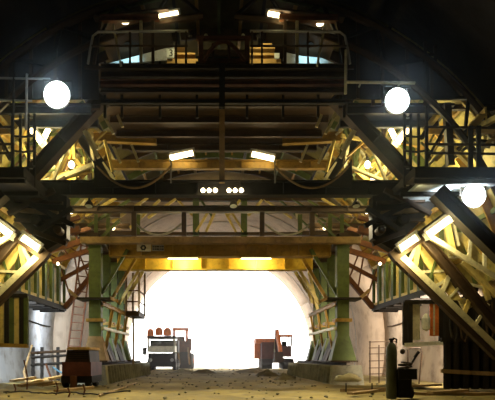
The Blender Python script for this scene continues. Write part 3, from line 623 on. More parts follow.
# ------------------------------------------------------------------ portal legs on concrete plinths
LEGY = (20.0, 21.9, 23.6, 25.2)
ORD = 'first second third fourth fifth'.split()
for s in (-1, 1):
    w = SIDE[s]; xl = s * 4.56
    side_txt = 'ladder side' if s < 0 else 'gas bottle side'
    root = thing('plinth', 'long low concrete plinth under the green legs, %s' % side_txt, 'plinth', (s*4.65, 25.5, 0))
    bm = NB()
    sheet(bm, [(s*4.65 + dx, 19.55, z) for dx, z in ((-.62, -.1), (.62, -.1), (.52, .68), (-.52, .68))], (0, 12.5, 0)); obj('block', bm, CONC, root)
    for k in range(22): obj('rib', bar(NB(), (s*4.65 - s*.60, 20 + .54*k, 0), (s*4.65 - s*.515, 20 + .54*k, .66), .22, .05), CONC, root)
    obj('rail', bar(NB(), (s*4.62, 19.6, .74), (s*4.62, 31.8, .74), .3, .12, 'I'), BROWN, root)
    for i, y in enumerate(LEGY):
        root = thing('steel_stanchion', 'green steel portal leg, %s from the near end on the %s' % (ORD[i], side_txt), 'leg', (xl, y, .80))
        obj('shaft', bar(NB(), (xl, y, 1.2), (xl, y, 5.15), .44 if i == 0 else .28, .36, 'I' if i else 'box', up=(0, 1, 0)), GREEN, root)
        bm = NB(); 
        lo = [bm.verts.new((xl + a*.46, y + b*.3, .86)) for a, b in ((-1, -1), (1, -1), (1, 1), (-1, 1))]
        hi = [bm.verts.new((xl + a*.23, y + b*.19, 1.75)) for a, b in ((-1, -1), (1, -1), (1, 1), (-1, 1))]
        for k in range(4): bm.faces.new((lo[k], lo[(k+1) % 4], hi[(k+1) % 4], hi[k]))
        bm.faces.new(lo[::-1]); bm.faces.new(hi)
        obj('flared_foot', bm, OLDT if s < 0 and i == 0 else GREEN, root)
        bm = NB(); box(bm, (xl - .5, y - .34, .80), (xl + .5, y + .34, .86)); obj('base_plate', bm, BROWN, root)
        bm = NB(); box(bm, (xl - .34, y - .3, 5.1), (xl + .34, y + .3, 5.2)); obj('head_plate', bm, BROWN, root)
        bm = NB(); box(bm, (xl - .31, y - .26, 2.28), (xl + .31, y + .26, 2.40)); obj('collar', bm, OCHRE, root)
        for dx in (-.38, .38):
            for dy in (-.24, .24): obj('bolt', lathe(NB(), [(.035, 0), (.035, .07)], (xl + dx, y + dy, .86), n=6), GALV, root)
        if i < 3:
            beam('knee_brace', 'slanting knee brace from the %s leg up to the header on the %s' % (ORD[i], side_txt), 'brace', (xl - s*.15, y + .1, 3.3), (xl - s*1.15, y + .1, 5.0), .13, .13, (GREEN, OCHRE, YELL, YELL)[i], 'L')
        else:
            beam('knee_brace', 'slanting yellow knee brace at the rearmost leg, %s' % side_txt, 'brace', (xl - s*.1, y, 3.5), (xl - s*1.0, y + .1, 5.0), .2, .16, YELL, 'box')
    beam('long_beam', 'ochre lengthwise beam tying the legs at mid height, %s' % side_txt, 'beam', (xl - s*.3, 19.8, 2.95), (xl - s*.3, 25.6, 2.95), .1, .16, OCHRE)
    beam('long_beam', 'pale lengthwise pipe below the mid-height beam, %s' % side_txt, 'beam', (xl - s*.3, 19.8, 2.05), (xl - s*.3, 25.6, 2.05), .1, .1, PALE, 'box')
    beam('long_beam', 'brown lengthwise beam along the leg tops, %s' % side_txt, 'beam', (xl, 19.6, 5.35), (xl, 25.6, 5.35), .4, .3, BROWN)
    root = thing('collar_shelf', 'dark shelf clamped round the near leg at mid height, %s' % side_txt, 'bracket', (xl, 20, 3.1))
    bm = NB(); box(bm, (xl - .62, 19.62, 3.08), (xl + .62, 20.5, 3.16)); obj('shelf', bm, DARK, root)
    for k in (-1, 1): obj('arm', bar(NB(), (xl + k*.6, 19.7, 3.14), (xl + k*.9, 19.55, 3.42 if k == s else 3.0), .1, .1), OLDT, root)
    for k in range(3):
        y = 21.1 + 1.7*k
        beam('leg_brace', 'yellow diagonal brace between legs, %s bay on the %s' % (ORD[k], side_txt), 'brace', (xl - s*.28, y - 1.0, .95), (xl - s*.28, y + .6, 2.9), .1, .1, OCHRE, 'L')
    # foot wedges leaning against the legs
    for k, y in enumerate((20.6, 21.1, 22.5)):
        bm = NB(); sheet(bm, [(xl - s*.1, y - .1, .82), (xl - s*.5, y - .1, .82), (xl - s*.2, y - .1, 1.6)], (0, .45 if k < 2 else .9, 0))
        tag(obj('foot_wedge', bm, (BROWN, DARK, DARK)[k]), 'foot wedge between legs, %s from the near end, %s' % (ORD[k], side_txt), 'wedge')
    # cage platform on the rear leg
    if s > 0:
        for k, (a, b) in enumerate((((301, 272), (312, 303)), ((309, 272), (318, 312)))):
            beam('raking_prop', '%s yellow raking prop hanging inside the rear leg, gas bottle side' % ('inner', 'outer')[k], 'prop', P(*a, 25.0), P(*b, 25.0), .14, .12, YELL, 'box')
        continue
    root = thing('cage_platform', 'small %s cage platform hung on the rear legs, %s' % ('open' , side_txt), 'platform', (s*3.75, 25.0, 2.9))
    xa, xb = s*4.2, s*3.62
    bm = NB(); box(bm, (min(xa, xb), 24.4, 2.85), (max(xa, xb), 26.4, 3.08)); obj('floor_plate', bm, BROWN, root)
    for x in (xa, xb):
        for y in (24.45, 26.35): obj('post', bar(NB(), (x, y, 3.0), (x, y, 5.1), .09, .09), OLDT, root)
    for z in (3.5, 4.0): obj('rail', bar(NB(), (xb, 24.45, z), (xb, 26.35, z), .05, .05), RUST, root)
    for z in (3.5, 4.0): obj('rail', bar(NB(), (xa, 24.45, z), (xb, 24.45, z), .05, .05), RUST, root)
beam('prop_pole', 'slim dark prop pole under the cage platform on the ladder side', 'pole', (-4.0, 25.2, .68), (-4.0, 25.2, 2.85), .09, .09, OLDT, 'box')

# ------------------------------------------------------------------ ladder, machine, pipe rack, timber on the left
root = thing('ladder', 'rusty steel ladder leaning up beside the near left leg', 'ladder', P(70, 380, 22.3))
l0, l1 = P(64.5, 378, 22.3), P(82, 238, 23.2); r0, r1 = P(76.5, 378, 22.3), P(93, 240, 23.2)
obj('stile', bar(NB(), l0, l1, .06, .08), RUST, root); obj('stile', bar(NB(), r0, r1, .06, .08), RUST, root)
for k in range(1, 18): obj('rung', bar(NB(), l0.lerp(l1, k/18), r0.lerp(r1, k/18), .04, .04), RUST, root)
root = thing('compressor', 'small dull red compressor unit parked beside the left plinth', 'machine', P(77, 388, 17.6))
def ybox(x0, x1, p0, p1, ya, yb):
    a, b = P(x0, p1, ya), P(x1, p0, ya); return box(NB(), (a.x, ya, a.z), (b.x, yb, b.z))
obj('body', ybox(62, 91, 362, 376, 17.3, 18.9), REDB, root)
bm = NB(); sheet(bm, [P(x, y, 17.32) for x, y in ((65, 362), (90, 362), (89, 350), (67, 350))], (0, 1.4, 0)); obj('hood', bm, BROWN, root)
bm = NB(); sheet(bm, [P(x, y, 17.2) for x, y in ((66, 349.5), (90, 349.5), (89, 347), (68, 347))], (0, 1.5, 0)); obj('roof', bm, TIMBER, root)
gr = obj('grille', ybox(68, 88, 352, 359, 17.27, 17.32), BLACK, root)
for y in (353.5, 355.5, 357.5): obj('grille_bar', ybox(68.5, 87.5, y - .3, y + .3, 17.25, 17.27), BROWN, gr)
obj('chassis', ybox(61, 92, 376, 383, 17.35, 18.8), BLACK, root)
for x in (65, 88):
    for y in (17.6, 18.6):
        c_ = P(x, 380.5, 17.5) + Vector((0, y - 17.5, 0))
        wh = obj('wheel', lathe(NB(), [(.2, -.09), (.24, -.06), (.24, .06), (.2, .09)], c_, (1, 0, 0), 16), BLACK, root)
        obj('hub', lathe(NB(), [(.1, -.10), (.12, 0), (.1, .10)], c_, (1, 0, 0), 10), GALV, wh)
obj('tow_bar', ybox(70, 75, 376, 391, 17.1, 17.35), RUST, root)
root = thing('pipe_rack', 'dark rack of stacked pipes against the left tunnel wall', 'rack', P(48, 378, 22.3))
for x in (33, 42, 58): 
    obj('post', bar(NB(), P(x, 381, 22.4), P(x, 347, 22.4), .11, .11), DARK, root)
for py in (352, 356.5, 364): obj('cross_rail', tube(NB(), [P(31, py + 1, 22.3), P(66, py - 1, 22.3)], .055, 8), DARK if py != 352 else BROWN, root)
obj('strut', bar(NB(), P(46, 364, 22.2), P(52, 381, 22.2), .07, .07), RUST, root)
tag(obj('blue_hose', tube(NB(), [P(53, 367, 22.1), P(57, 370, 22), P(62, 373, 21.9)], .035, 6), BLUE), 'short blue hose hanging off the pipe rack', 'hose')
for k, (a, b, y, mm, lab) in enumerate((((22, 386), (58, 374), 18.5, TIMBER, 'long light plank lying slanted by the left wall'), ((28, 385), (42, 379), 18.2, TIMBER, 'short thick pale plank on the timber pile by the left wall'), ((12, 387), (34, 382), 18.0, OLDT, 'brown plank at the end of the timber pile nearest the wall corner'),
        ((40, 386), (62, 380), 17.6, TIMBER, 'light plank leading toward the red machine'), ((20, 392), (50, 386), 16.2, OLDT, 'old dark plank lying in front of the timber pile'), ((46, 379), (62, 373), 19.2, TIMBER, 'reddish plank at the back of the timber pile'), ((56, 396), (92, 388), 14.8, OLDT, 'old plank lying in front of the red machine'))):
    p0, p1 = P(a[0], a[1], y), P(b[0], b[1], y + 1.2); p0.z = .05 + .07 * (k % 3); p1.z = .08 + .09 * (k % 3)
    beam('loose_plank', lab, 'plank', p0, p1, .2, .07, mm, 'box')
for k, (x, y0, y1, Y, lab) in enumerate(((27, 360, 395, 16, 'bent rebar stake standing by the left wall'), (14, 384, 397, 15, 'short rebar stake in the left foreground'), (56, 382, 398, 14.5, 'rebar stake in front of the timber pile'), (83, 384, 399, 14.0, 'rebar stake in front of the red machine'), (68, 388, 402, 13.5, 'rusty stake nearest the camera on the left'))):
    a, b = P(x, y1, Y), P(x - (3 if k == 0 else 0), y0, Y); a.z = -.05
    tag(obj('rebar_stake', tube(NB(), [a, a.lerp(b, .5) + Vector((.05, 0, 0)), b], .022, 6), RUST), lab, 'stake')
tag(obj('wall_hose', tube(NB(), [P(32, 345, 21.5), P(28, 358, 21.3), P(24, 372, 20.8), P(27, 384, 20)], .05, 6), OLDT), 'limp brown hose hanging at the left end of the pipe rack', 'hose')
# hanging panels at near sides
def hanging(s, xs, x0, x1, py0, py1, Y, label):
    m = lambda x: x
    root = thing('side_shutter', label, 'panel', P((x0 + x1)/2, py1, Y))
    for k, x in enumerate(xs): obj('post', bar(NB(), P(x, py0, Y), P(x, py1, Y), .14, .1), (GREEN, YELL, DARK)[k % 3] if s < 0 else DARK, root)
    obj('bottom_rail', bar(NB(), P(x0, py1, Y), P(x1, py1 - (2 if s > 0 else -1), Y), .16, .12), WHITE if s > 0 else OCHRE, root)
    obj('top_rail', bar(NB(), P(x0, py0, Y), P(x1, py0, Y), .14, .12), DARK, root)
    return root
hanging(-1, (-4, 2, 7, 12, 17, 22, 26), -6, 28, 296, 345, 17.0, 'green posted panel hanging below the left wing platform')
rt = hanging(1, (405, 410, 441), 404, 442, 302, 345, 17.0, 'dark framed panel hanging below the right wing platform with orange board')
bm = NB(); a, b = P(429, 336, 17.1), P(438, 303, 17.1); box(bm, (a.x, 17.0, a.z), (b.x, 17.08, b.z)); part_label(obj('board', bm, ORANGE, rt), 'orange slatted board')
for x in (430.5, 434): obj('slat', bar(NB(), P(x, 335, 16.98), P(x, 304, 16.98), .05, .04), ORANGE if x < 432 else CREAM, rt)
bm = NB(); a, b = P(412, 340, 17.1), P(420, 304, 17.1); box(bm, (a.x, 17.1, a.z), (b.x, 17.15, b.z)); part_label(obj('board', bm, CREAM, rt), 'cream board')
bm = NB(); lathe(bm, [(.03, 0), (.12, .06), (.13, .4), (.08, .5), (.03, .55)], P(426, 331, 16.9), n=10); part_label(obj('cover', bm, WHITE, rt), 'white bag-like cover')
bm = NB()
# dark side panel at the right edge
root = thing('side_form', 'tall dark side form with vertical posts by the right wall', 'formwork panel', P(470, 390, 16.2))
for x in (447, 455, 465, 475, 485, 493): obj('post', bar(NB(), P(x, 389, 16.2), P(x, 296, 16.2), .17, .14, 'I'), DARK, root)
obj('waling', bar(NB(), P(441, 371, 16.1), P(496, 374, 16.1), .1, .12), OLDT, root)
obj('waling', bar(NB(), P(441, 340, 16.1), P(496, 338, 16.1), .1, .12), DARK, root)
bm = NB(); a, b = P(444, 388, 16.35), P(495, 300, 16.35); box(bm, (a.x, 16.35, a.z), (b.x, 16.4, b.z)); obj('skin', bm, DARK, root)
for k, x in enumerate((452, 462, 478, 488)):
    tag(obj('hanging_hose', tube(NB(), [P(x, 300, 15.9), P(x - 2, 325, 15.9), P(x, 338, 15.8), P(x + 3, 342, 15.8), P(x + 5, 334, 15.9), P(x + 4, 302, 15.9)], .028, 6), BROWN if k % 2 else DARK),
        'loop of dark hose hanging on the side form, %s from its inner edge' % ORD[k], 'hose')

# ------------------------------------------------------------------ gas bottle, wall scaffold, barrier on the right
root = thing('gas_bottle', 'tall dark gas bottle standing on the right foreground mud', 'gas bottle', P(391, 399, 12.6))
c = P(391.5, 399, 12.6); c.z = 0
obj('cylinder', lathe(NB(), [(.11, 0), (.125, .03), (.125, 1.12), (.11, 1.2), (.07, 1.28), (.045, 1.31)], c, n=20), BOTTLE, root, True)
obj('valve', lathe(NB(), [(.035, 1.31), (.035, 1.36), (.06, 1.37), (.06, 1.40), (.03, 1.41)], c, n=10), DARK, root)
obj('valve_guard', tube(NB(), [c + Vector((-.02, 0, 1.33)), c + Vector((.05, 0, 1.42)), c + Vector((.12, 0, 1.38)), c + Vector((.12, 0, 1.30))], .018, 6), DARK, root)
obj('regulator', lathe(NB(), [(.03, 0), (.06, .02), (.06, .06), (.03, .09)], c + Vector((.2, -.08, 1.1)), (0.5, -1, 0), 12), BROWN, root)
root = thing('bottle_trolley', 'dark trolley with hose coil and raked handle beside the gas bottle', 'trolley', c + Vector((.3, 0, 0)))
obj('frame', tube(NB(), [c + Vector((.16, 0, .05)), c + Vector((.17, .05, .55)), c + Vector((.45, .0, .8)), c + Vector((.60, -.05, 1.06))], .025, 8), DARK, root)
obj('handle_grip', tube(NB(), [c + Vector((.53, -.03, .96)), c + Vector((.62, -.05, 1.10))], .035, 8), BLACK, root)
tr = box(NB(), c + Vector((.10, -.22, .46)), c + Vector((.52, .18, .70))); obj('tool_box', box(NB(), c + Vector((.13, -.12, .03)), c + Vector((.40, .12, .45))), BLACK, root); obj('tray', tr, BLACK, root)
for x in (.14, .45): obj('leg', bar(NB(), c + Vector((x, 0, .03)), c + Vector((x, 0, .46)), .035, .035), DARK, root)
obj('axle', bar(NB(), c + Vector((.08, .12, .14)), c + Vector((.5, .12, .14)), .03, .03), DARK, root)
for x in (.08, .5): obj('wheel', lathe(NB(), [(.1, -.03), (.14, -.02), (.14, .02), (.1, .03)], c + Vector((x, .12, .14)), (1, 0, 0), 16), BLACK, root)
obj('hose_coil', tube(NB(), [c + Vector((.3 + .15*math.cos(a*.5), -.05 + .13*math.sin(a*.5), .68 + .006*a)) for a in range(30)], .02, 6), BROWN, root)
root = thing('wall_scaffold', 'light rusty scaffold ladder standing against the right wall', 'ladder', P(380, 377, 19.4))
for x in (370, 379, 396): obj('upright', tube(NB(), [P(x, 383, 19.6), P(x, 341 if x != 379 else 345, 19.6)], .025, 6), BROWN, root)
for py in (342, 348, 354, 361, 368, 374): obj('rung', tube(NB(), [P(369, py, 19.6), P(397, py - .6, 19.6)], .018, 6), BROWN, root)
bm = NB(); tube(bm, [P(411, 384, 18.3), P(408, 365, 18.3), P(408, 350, 18.3), P(411, 348, 18.3), P(420, 348, 18.3), P(422, 352, 18.3), P(419, 384, 18.3)], .025, 6)
tag(obj('bent_pipe', bm, BROWN), 'bent thin pipe frame standing by the right wall below the orange board', 'pipe')
root = thing('timber_barrier', 'low timber barrier on stakes in front of the right plinth', 'barrier', P(370, 388, 15.5))
obj('plank', bar(NB(), P(340, 391, 15.6), P(398, 389, 15.6), .05, .12), OLDT, root)
for x in (346, 372): obj('stake', bar(NB(), P(x, 392, 15.5), P(x, 383, 15.5), .03, .03), DARK, root)
tag(obj('plank_sill', box(NB(), P(405, 396, 14.2), P(497, 392.5, 14.2) + Vector((0, .3, 0))), OLDT), 'long brown plank lying on the mud below the side form', 'plank')
# rubbish bag on plinth end
bm = NB(); bmesh.ops.create_icosphere(bm, subdivisions=3, radius=1)
for v in bm.verts: v.co = Vector((v.co.x*.42, v.co.y*.3, max(v.co.z, -.35)*.2)) * (1 + .15*noise2(v.co.x*3, v.co.z*4))
bmesh.ops.translate(bm, verts=bm.verts[:], vec=P(348, 381, 18.6) + Vector((0, 0, .05)))
tag(obj('cement_bag', bm, CREAM, smooth=True), 'slumped pale sack lying in front of the right plinth', 'sack')

# ------------------------------------------------------------------ mud heaps
def heap(x, y, rx, ry, h, label, m=HEAP):
    bm = NB(); n = 14; rings = []
    for j in range(7):
        f = j / 6; ring = []
        for k in range(n * 2):
            a = math.pi * k / n; q = 1 + .18 * noise2(x + 3*math.cos(a), y + 3*math.sin(a)) + random.uniform(-.05, .05)
            ring.append(bm.verts.new((x + rx*f*q*math.cos(a), y + ry*f*q*math.sin(a), h * (math.cos(f*math.pi)*.5 + .5) * (1 + .3*noise2(x + 5*f*math.cos(a), 5*f*math.sin(a))) - .06)))
        rings.append(ring)
    for a, b in zip(rings, rings[1:]):
        for k in range(2*n): bm.faces.new((a[k], a[(k+1) % (2*n)], b[(k+1) % (2*n)], b[k]))
    bmesh.ops.remove_doubles(bm, verts=bm.verts[:], dist=.001)
    tag(obj('mud_heap', bm, m, smooth=True), label, 'heap')
heap(-.9, 34, 1.1, .8, .3, 'small dark mud heap between the dump truck and the excavator')
heap(2.3, 35.5, 1.9, 1.2, .32, 'low wide mud heap in front of the excavator')
heap(3.0, 24.5, .7, .9, .28, 'mud heap beside the right plinth')
heap(2.6, 29, .9, 1.0, .34, 'stony mud heap left of the far end of the right plinth')
heap(-2.4, 36, 1.2, .8, .25, 'flat mud heap in front of the dump truck wheels')
heap(5.9, 17.6, 1.2, .6, .22, 'mud heap at the foot of the right wall')
heap(-6.9, 17.6, 1.2, 1.2, .18, 'trampled dirt heap under the timber pile')

# ------------------------------------------------------------------ vehicles
YV = 42.0
def vb(x0, x1, p0, p1, ya=0.0, yb=1.0):
    a, b = P(x0, p1, YV), P(x1, p0, YV); return box(NB(), (a.x, YV + ya, a.z), (b.x, YV + yb, b.z))
root = thing('dump_truck', 'dump truck with cream cab front facing the camera near the left', 'truck', P(163, 371, YV))
obj('bumper', vb(146.5, 176, 362, 367, -.1, .4), BLACK, root)
obj('lower_front', vb(148, 175, 353, 362, 0, 1.8), DARK, root)
obj('bonnet_panel', vb(147.5, 175, 346, 352, -.05, 1.8), CREAM, root)
for x in (148, 174.5): obj('pillar', vb(x - .9, x + .9, 337.5, 346, 0, .15), CREAM, root)
obj('windshield', vb(149, 173.6, 338.5, 346, .05, .09), GLASS, root)
obj('cab_roof', vb(147, 176, 336, 338.5, -.05, 1.8), BROWN, root)
obj('cab_back', vb(148, 175, 341, 346, 1.5, 1.6), GALV, root)
obj('grille', vb(153, 170, 354, 358, -.06, 0), BLACK, root)
for x in (150.5, 172): obj('headlamp', lathe(NB(), [(.14, 0), (.14, .06), (.1, .08)], P(x, 360, YV - .05), (0, -1, 0)), GALV, root)
obj('tipper_body', vb(147, 176, 339.5, 352, 2.0, 4.0), DARK, root)
for x in (148.5, 174):
    for dy in (.7, 2.5, 3.5):
        c_ = P(x, 365.4, YV) + Vector((0, dy, 0))
        wh = obj('wheel', lathe(NB(), [(.3, -.17), (.48, -.14), (.5, 0), (.48, .14), (.3, .17)], c_, (1, 0, 0), 18), BLACK, root)
        obj('hub', lathe(NB(), [(.15, -.19), (.2, 0), (.15, .19)], c_, (1, 0, 0), 10), GALV, wh)
mr = obj('side_mirror', vb(142.5, 146.5, 347.5, 355, .1, .18), DARK, root)
obj('mirror_glass', vb(142.9, 146.1, 348, 354.5, .18, .19), GALV, mr)
obj('mirror_arm', bar(NB(), P(144, 349, YV + .12), P(148, 348, YV + .12), .05, .05), DARK, root)
for k, (x, y, r) in enumerate(((150.5, 333, .27), (159, 331.5, .30), (167.5, 332, .32))):
    tag(obj('orange_drum', lathe(NB(), [(r*.85, -.26), (r, -.2), (r, .08), (r*.85, .25), (r*.45, .36), (.03, .4)], P(x, y + .5, YV + .4), n=14), ORANGE), 'orange domed drum on the dump truck cab roof, %s' % ('leftmost of three', 'middle of three', 'rightmost of three')[k], 'drum')
YV = 47.4
root = thing('wheel_loader', 'wheel loader with open orange cab frame beside the dump truck', 'loader', P(182, 370, YV))
obj('engine_cover', vb(172.5, 190, 341, 360, 0, 1.6), RUST, root)
obj('front_plate', vb(176, 188.5, 352, 367, -.4, 0), DARK, root)
for x in (173.5, 186.5): obj('cab_post', vb(x - 1.2, x + 1.2, 329, 346, .5, .75), ORANGE, root)
obj('cab_roof', vb(172, 188, 327.5, 330, .3, 1.9), ORANGE, root)
obj('seat_back', vb(176, 184, 336, 346, 1.1, 1.3), BROWN, root)
obj('side_tank', vb(187, 191, 338, 350, .3, 1.2), RUST, root)
for x in (174.5, 191):
    for dy in (.2, 2.2):
        c_ = P(x, 361, YV) + Vector((0, dy, 0))
        wh = obj('wheel', lathe(NB(), [(.4, -.2), (.68, -.16), (.72, 0), (.68, .16), (.4, .2)], c_, (1, 0, 0), 18), BLACK, root)
        obj('hub', lathe(NB(), [(.2, -.22), (.26, 0), (.2, .22)], c_, (1, 0, 0), 10), ORANGE, wh)
for x in (178, 188): obj('lift_arm', bar(NB(), P(x, 348, YV - .1), P(x + 1.5, 365, YV - 1.0), .14, .2), OLDT, root)
obj('bucket', bar(NB(), P(176, 366, YV - 1.2), P(191, 366, YV - 1.2), .5, .4, 'L'), DARK, root)
YV = 43.0
root = thing('excavator', 'orange red tracked excavator with raised boom standing on the far mud', 'excavator', P(274, 368, YV))
obj('engine_body', vb(262, 276, 342, 359, .3, 2.8), REDB, root)
obj('counterweight', vb(256, 262, 338.5, 359, 1.8, 2.8), ORANGE, root)
obj('body_roof', vb(256, 276, 338, 343, .6, 2.8), ORANGE, root)
obj('cab_frame', vb(279, 291.5, 346, 357, 0, 1.6), REDB, root)
for x in (280, 291.5):
    for dy in (0, 1.5): obj('cab_post', vb(x - .7, x + .7, 335.5, 347, dy, dy + .12), REDB, root)
obj('cab_roof', vb(278.5, 292.5, 334.5, 336.5, -.05, 1.7), ORANGE, root)
obj('windshield', vb(280.5, 291, 336.5, 346, .03, .06), GLASS, root)
obj('operator_seat', vb(283, 288, 341, 347, .8, 1.0), DARK, root)
obj('boom', bar(NB(), P(276.5, 352, YV - .3), P(277, 331, YV - 1.6), .32, .38), REDB, root)
obj('boom', bar(NB(), P(277, 331.5, YV - 1.6), P(280.5, 352, YV - 2.2), .22, .28), ORANGE, root)
obj('ram', tube(NB(), [P(274.5, 352, YV - .5), P(275.5, 336, YV - 1.3)], .06, 8), PALE, root)
obj('bucket', sheet(NB(), [P(x, y, YV - 2.4) for x, y in ((275, 352), (283, 352), (284, 362), (274, 362))], (0, .5, 0)), BROWN, root)
for x in (266.5, 288):
    bm = NB(); c0 = P(x, 363.8, YV)
    prof2 = []
    for k in range(24):
        a = 2*math.pi*k/24; prof2.append((math.copysign(1.3, math.cos(a)) * 1 + .42*math.cos(a), .42*math.sin(a)))
    sheet(bm, [(c0.x - .42, YV + 1.2 + q[0], c0.z + q[1]) for q in prof2], (.84, 0, 0)); obj('track', bm, BLACK, root)
obj('undercarriage', vb(267, 288, 358, 363, .5, 2.2), DARK, root)

# ------------------------------------------------------------------ lamps added to brighten the lining, the side walls and the mud
for s in (-1, 1):  # added wall lamps, tucked out of sight behind the near legs
    w = SIDE[s]
    p = Vector((s*5.65, 24.9, 3.3)); root = thing('floodlight', 'rear floodlight behind the near leg on the %s, shining on the tunnel wall' % w, 'floodlight', p)
    ax = (Vector((s*8.4, 29.5, 2.6)) - p).normalized()
    obj('housing', lathe(NB(), [(.08, -.2), (.16, -.1), (.2, 0), (.18, .01)], p, ax, 14), DARK, root)
    obj('lens', lathe(NB(), [(.17, .011), (.02, .03)], p, ax, 14), SHEET, root)
    light('SPOT', p + ax*.1, 1300, (.82, .9, 1.0) if s < 0 else (1, .86, .72), .15, aim=(s*8.4, 29.5, 2.6), parent=root, angle=125)

for s in (-1, 1):  # added fill lamps for the side walls, hidden by the hanging panels
    p = Vector((s*7.35, 17.2, 2.85)); root = thing('floodlight', 'small floodlight added under the near end of the %s wing platform to brighten the wall' % SIDE[s], 'floodlight', p)
    ax = (Vector((s*8.5, 21.5, .9)) - p).normalized()
    obj('housing', lathe(NB(), [(.05, -.16), (.10, -.08), (.12, 0), (.10, .01)], p, ax, 12), DARK, root)
    obj('lens', lathe(NB(), [(.10, .011), (.02, .03)], p, ax, 12), SHEET, root)
    light('SPOT', p + ax*.1, 2200 if s < 0 else 2400, (.80, .9, 1.0) if s < 0 else (1, .84, .66), .15, aim=p + ax*3, parent=root, angle=130)
for k, (x, wd) in enumerate(((-3.6, 'left'), (0.4, 'middle'), (3.8, 'right'))):  # spots added under the girder to brighten the foreground mud
    p = Vector((x, 14.95, 5.16)); root = thing('floodlight', 'small dark light added under the deep girder to brighten the mud, %s one of three' % wd, 'floodlight', p)
    ax = Vector((0, -.30, -1)).normalized()
    obj('housing', lathe(NB(), [(.05, -.16), (.10, -.08), (.12, 0), (.10, .01)], p, ax, 12), DARK, root)
    obj('mounting_clamp', bar(NB(), p - ax*.14, p - ax*.14 + Vector((0, -.03, .1)), .05, .05), DARK, root)
    obj('lens', lathe(NB(), [(.10, .011), (.02, .03)], p, ax, 12), SHEET, root)
    light('SPOT', p + ax*.1, (1000, 1400, 700)[k], (1, .88, .58), .1, aim=p + ax*3, parent=root, angle=80)

# ------------------------------------------------------------------ daylight beyond the mouth, camera
wd = bpy.data.worlds.new('daylight'); scn.world = wd; wd.use_nodes = True
bg = wd.node_tree.nodes['Background']; bg.inputs['Color'].default_value = (1.0, 0.97, 0.93, 1); bg.inputs['Strength'].default_value = 6
sun = bpy.data.lights.new('sun', 'SUN'); sun.energy = 6; sun.angle = R(4); sun.color = (1, .95, .88)
so = bpy.data.objects.new('sun', sun); col.objects.link(so); so.rotation_euler = (R(-40), 0, 0)

cam = bpy.data.cameras.new('camera'); co = bpy.data.objects.new('camera', cam); col.objects.link(co)
co.location = (0, 0, CH); co.rotation_euler = (R(90), 0, 0)
cam.sensor_fit = 'HORIZONTAL'; cam.sensor_width = 36; cam.lens = 36 * F / 495
cam.shift_x = (247.5 - CX) / 495; cam.shift_y = (CY - 200) / 495
cam.clip_end = 400
scn.camera = co
vs = scn.view_settings; vs.view_transform = 'Standard'; vs.look = 'None'; vs.gamma = 1; vs.use_curve_mapping = False; vs.exposure = 0
def haze(name, label, lo, hi, dens, g, c):
    hm = bpy.data.materials.new(name); hm.use_nodes = True
    nt = hm.node_tree; nt.nodes.clear(); o = nt.nodes.new('ShaderNodeOutputMaterial'); v = nt.nodes.new('ShaderNodeVolumeScatter')
    v.inputs['Density'].default_value = dens; v.inputs['Anisotropy'].default_value = g; v.inputs['Color'].default_value = (*c, 1)
    nt.links.new(v.outputs[0], o.inputs['Volume'])
    rr = lo[3]; z0 = lo[2]; a0 = math.asin(max(-.99, (z0 - 1.8) / rr)); a1 = math.pi - a0
    out = [(rr * math.cos(a0 + (a1 - a0) * i / 24), lo[1], 1.8 + rr * math.sin(a0 + (a1 - a0) * i / 24)) for i in range(25)]
    h = obj(name, sheet(NB(), out, (0, hi[1] - lo[1], 0)), hm); h['kind'] = 'stuff'; h['label'] = label; h['category'] = 'haze'
haze('dust_haze', 'bright dusty haze in the daylit tunnel behind the gantry', (0, 30, 0.1, 8.2), (0, Y_MOUTH + 0.5, 9.6), 0.006, 0.5, (1, .95, .88))
haze('halo_haze', 'thin haze in the air around the floodlights', (0, 9, 3.4, 8.0), (0, 12.9, 9.0), 0.0042, 0.88, (.85, .95, 1))  # haze added only for the glow round the floodlights

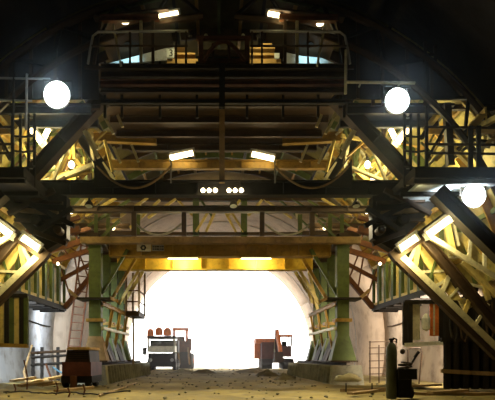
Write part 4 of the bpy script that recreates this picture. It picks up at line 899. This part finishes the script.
# loose rubble strewn over the mud
bm = NB(); rg = random.Random(5)
for k in range(420):
    y = rg.uniform(12, 46) if k % 3 else rg.uniform(12, 22); x = rg.uniform(-6.5, 6.5)
    if 3.9 < abs(x) < 5.4 and y > 19: continue
    q = rg.uniform(.012, .05) * (1 + (y - 12) / 40); vv = bmesh.ops.create_icosphere(bm, subdivisions=1, radius=q)['verts']
    for v in vv: v.co = Vector((v.co.x * rg.uniform(.8, 1.3), v.co.y * rg.uniform(.8, 1.3), v.co.z * rg.uniform(.4, .8))) + Vector((x, y, q * .15))
o = obj('rubble', bm, HEAP); o['kind'] = 'stuff'; o['label'] = 'loose stones and clods strewn over the muddy floor'; o['category'] = 'rubble'

for k, (pts, r_, mm, lab) in enumerate((([(402, 392, 13.6), (420, 388, 14.4), (444, 390, 14.2), (470, 386, 14.9), (496, 389, 14.4)], .02, BLACK, 'thin black cable snaking over the mud in front of the side form'),
        ([(2, 392, 14.6), (24, 390, 14.8), (46, 394, 14.0), (70, 392, 14.5), (96, 396, 13.6), (130, 388, 15.2)], .022, BLACK, 'black cable snaking over the mud in front of the red machine'),
        ([(98, 398, 13.2), (112, 390, 14.8), (124, 383, 16.9), (136, 378, 20)], .03, OLDT, 'muddy hose running along the foot of the left plinth'))):
    q = [P(*a) for a in pts]
    for v in q: v.z = .03
    f = []
    for a, b in zip(q, q[1:]):
        for t in range(5): f.append(a.lerp(b, t / 5) + Vector((.04 * math.sin(t * 1.3 + k), 0, .012 * math.sin(t * 2.0))))
    tag(obj('ground_cable', tube(NB(), f + [q[-1]], r_, 6), mm), lab, 'cable')
for k, (a, b, lab) in enumerate((((408, 386, 17.0), (440, 384, 17.4), 'short brown plank by the wall beneath the hanging panel'), ((430, 394, 13.9), (466, 390, 14.4), 'old plank slanting across the mud by the side form'), ((350, 396, 13.5), (376, 393, 14.2), 'muddy plank in front of the gas bottle, nearest the camera'))):
    p0, p1 = P(*a), P(*b); p0.z = .06; p1.z = .09
    beam('loose_plank', lab, 'plank', p0, p1, .2, .06, OLDT, 'box')

# things of one kind share a group
kinds_of = {}
for o in col.objects:
    if o.parent is None and o.get('kind') == 'thing': kinds_of.setdefault(o.name.split('.')[0], []).append(o)
for k, v in kinds_of.items():
    if len(v) < 2: continue
    ph = k.replace('_', ' ')
    ph = ph + ('es' if ph.endswith(('s', 'ss', 'ch')) else 's')
    for o in v:
        if not o.get('group'):
            o['group'] = ph + (' of the formwork gantry' if k not in ('loose_plank', 'rebar_stake', 'mud_heap', 'ground_cable', 'wall_cable', 'orange_drum', 'timber_plank', 'ladder') else ' in the tunnel')
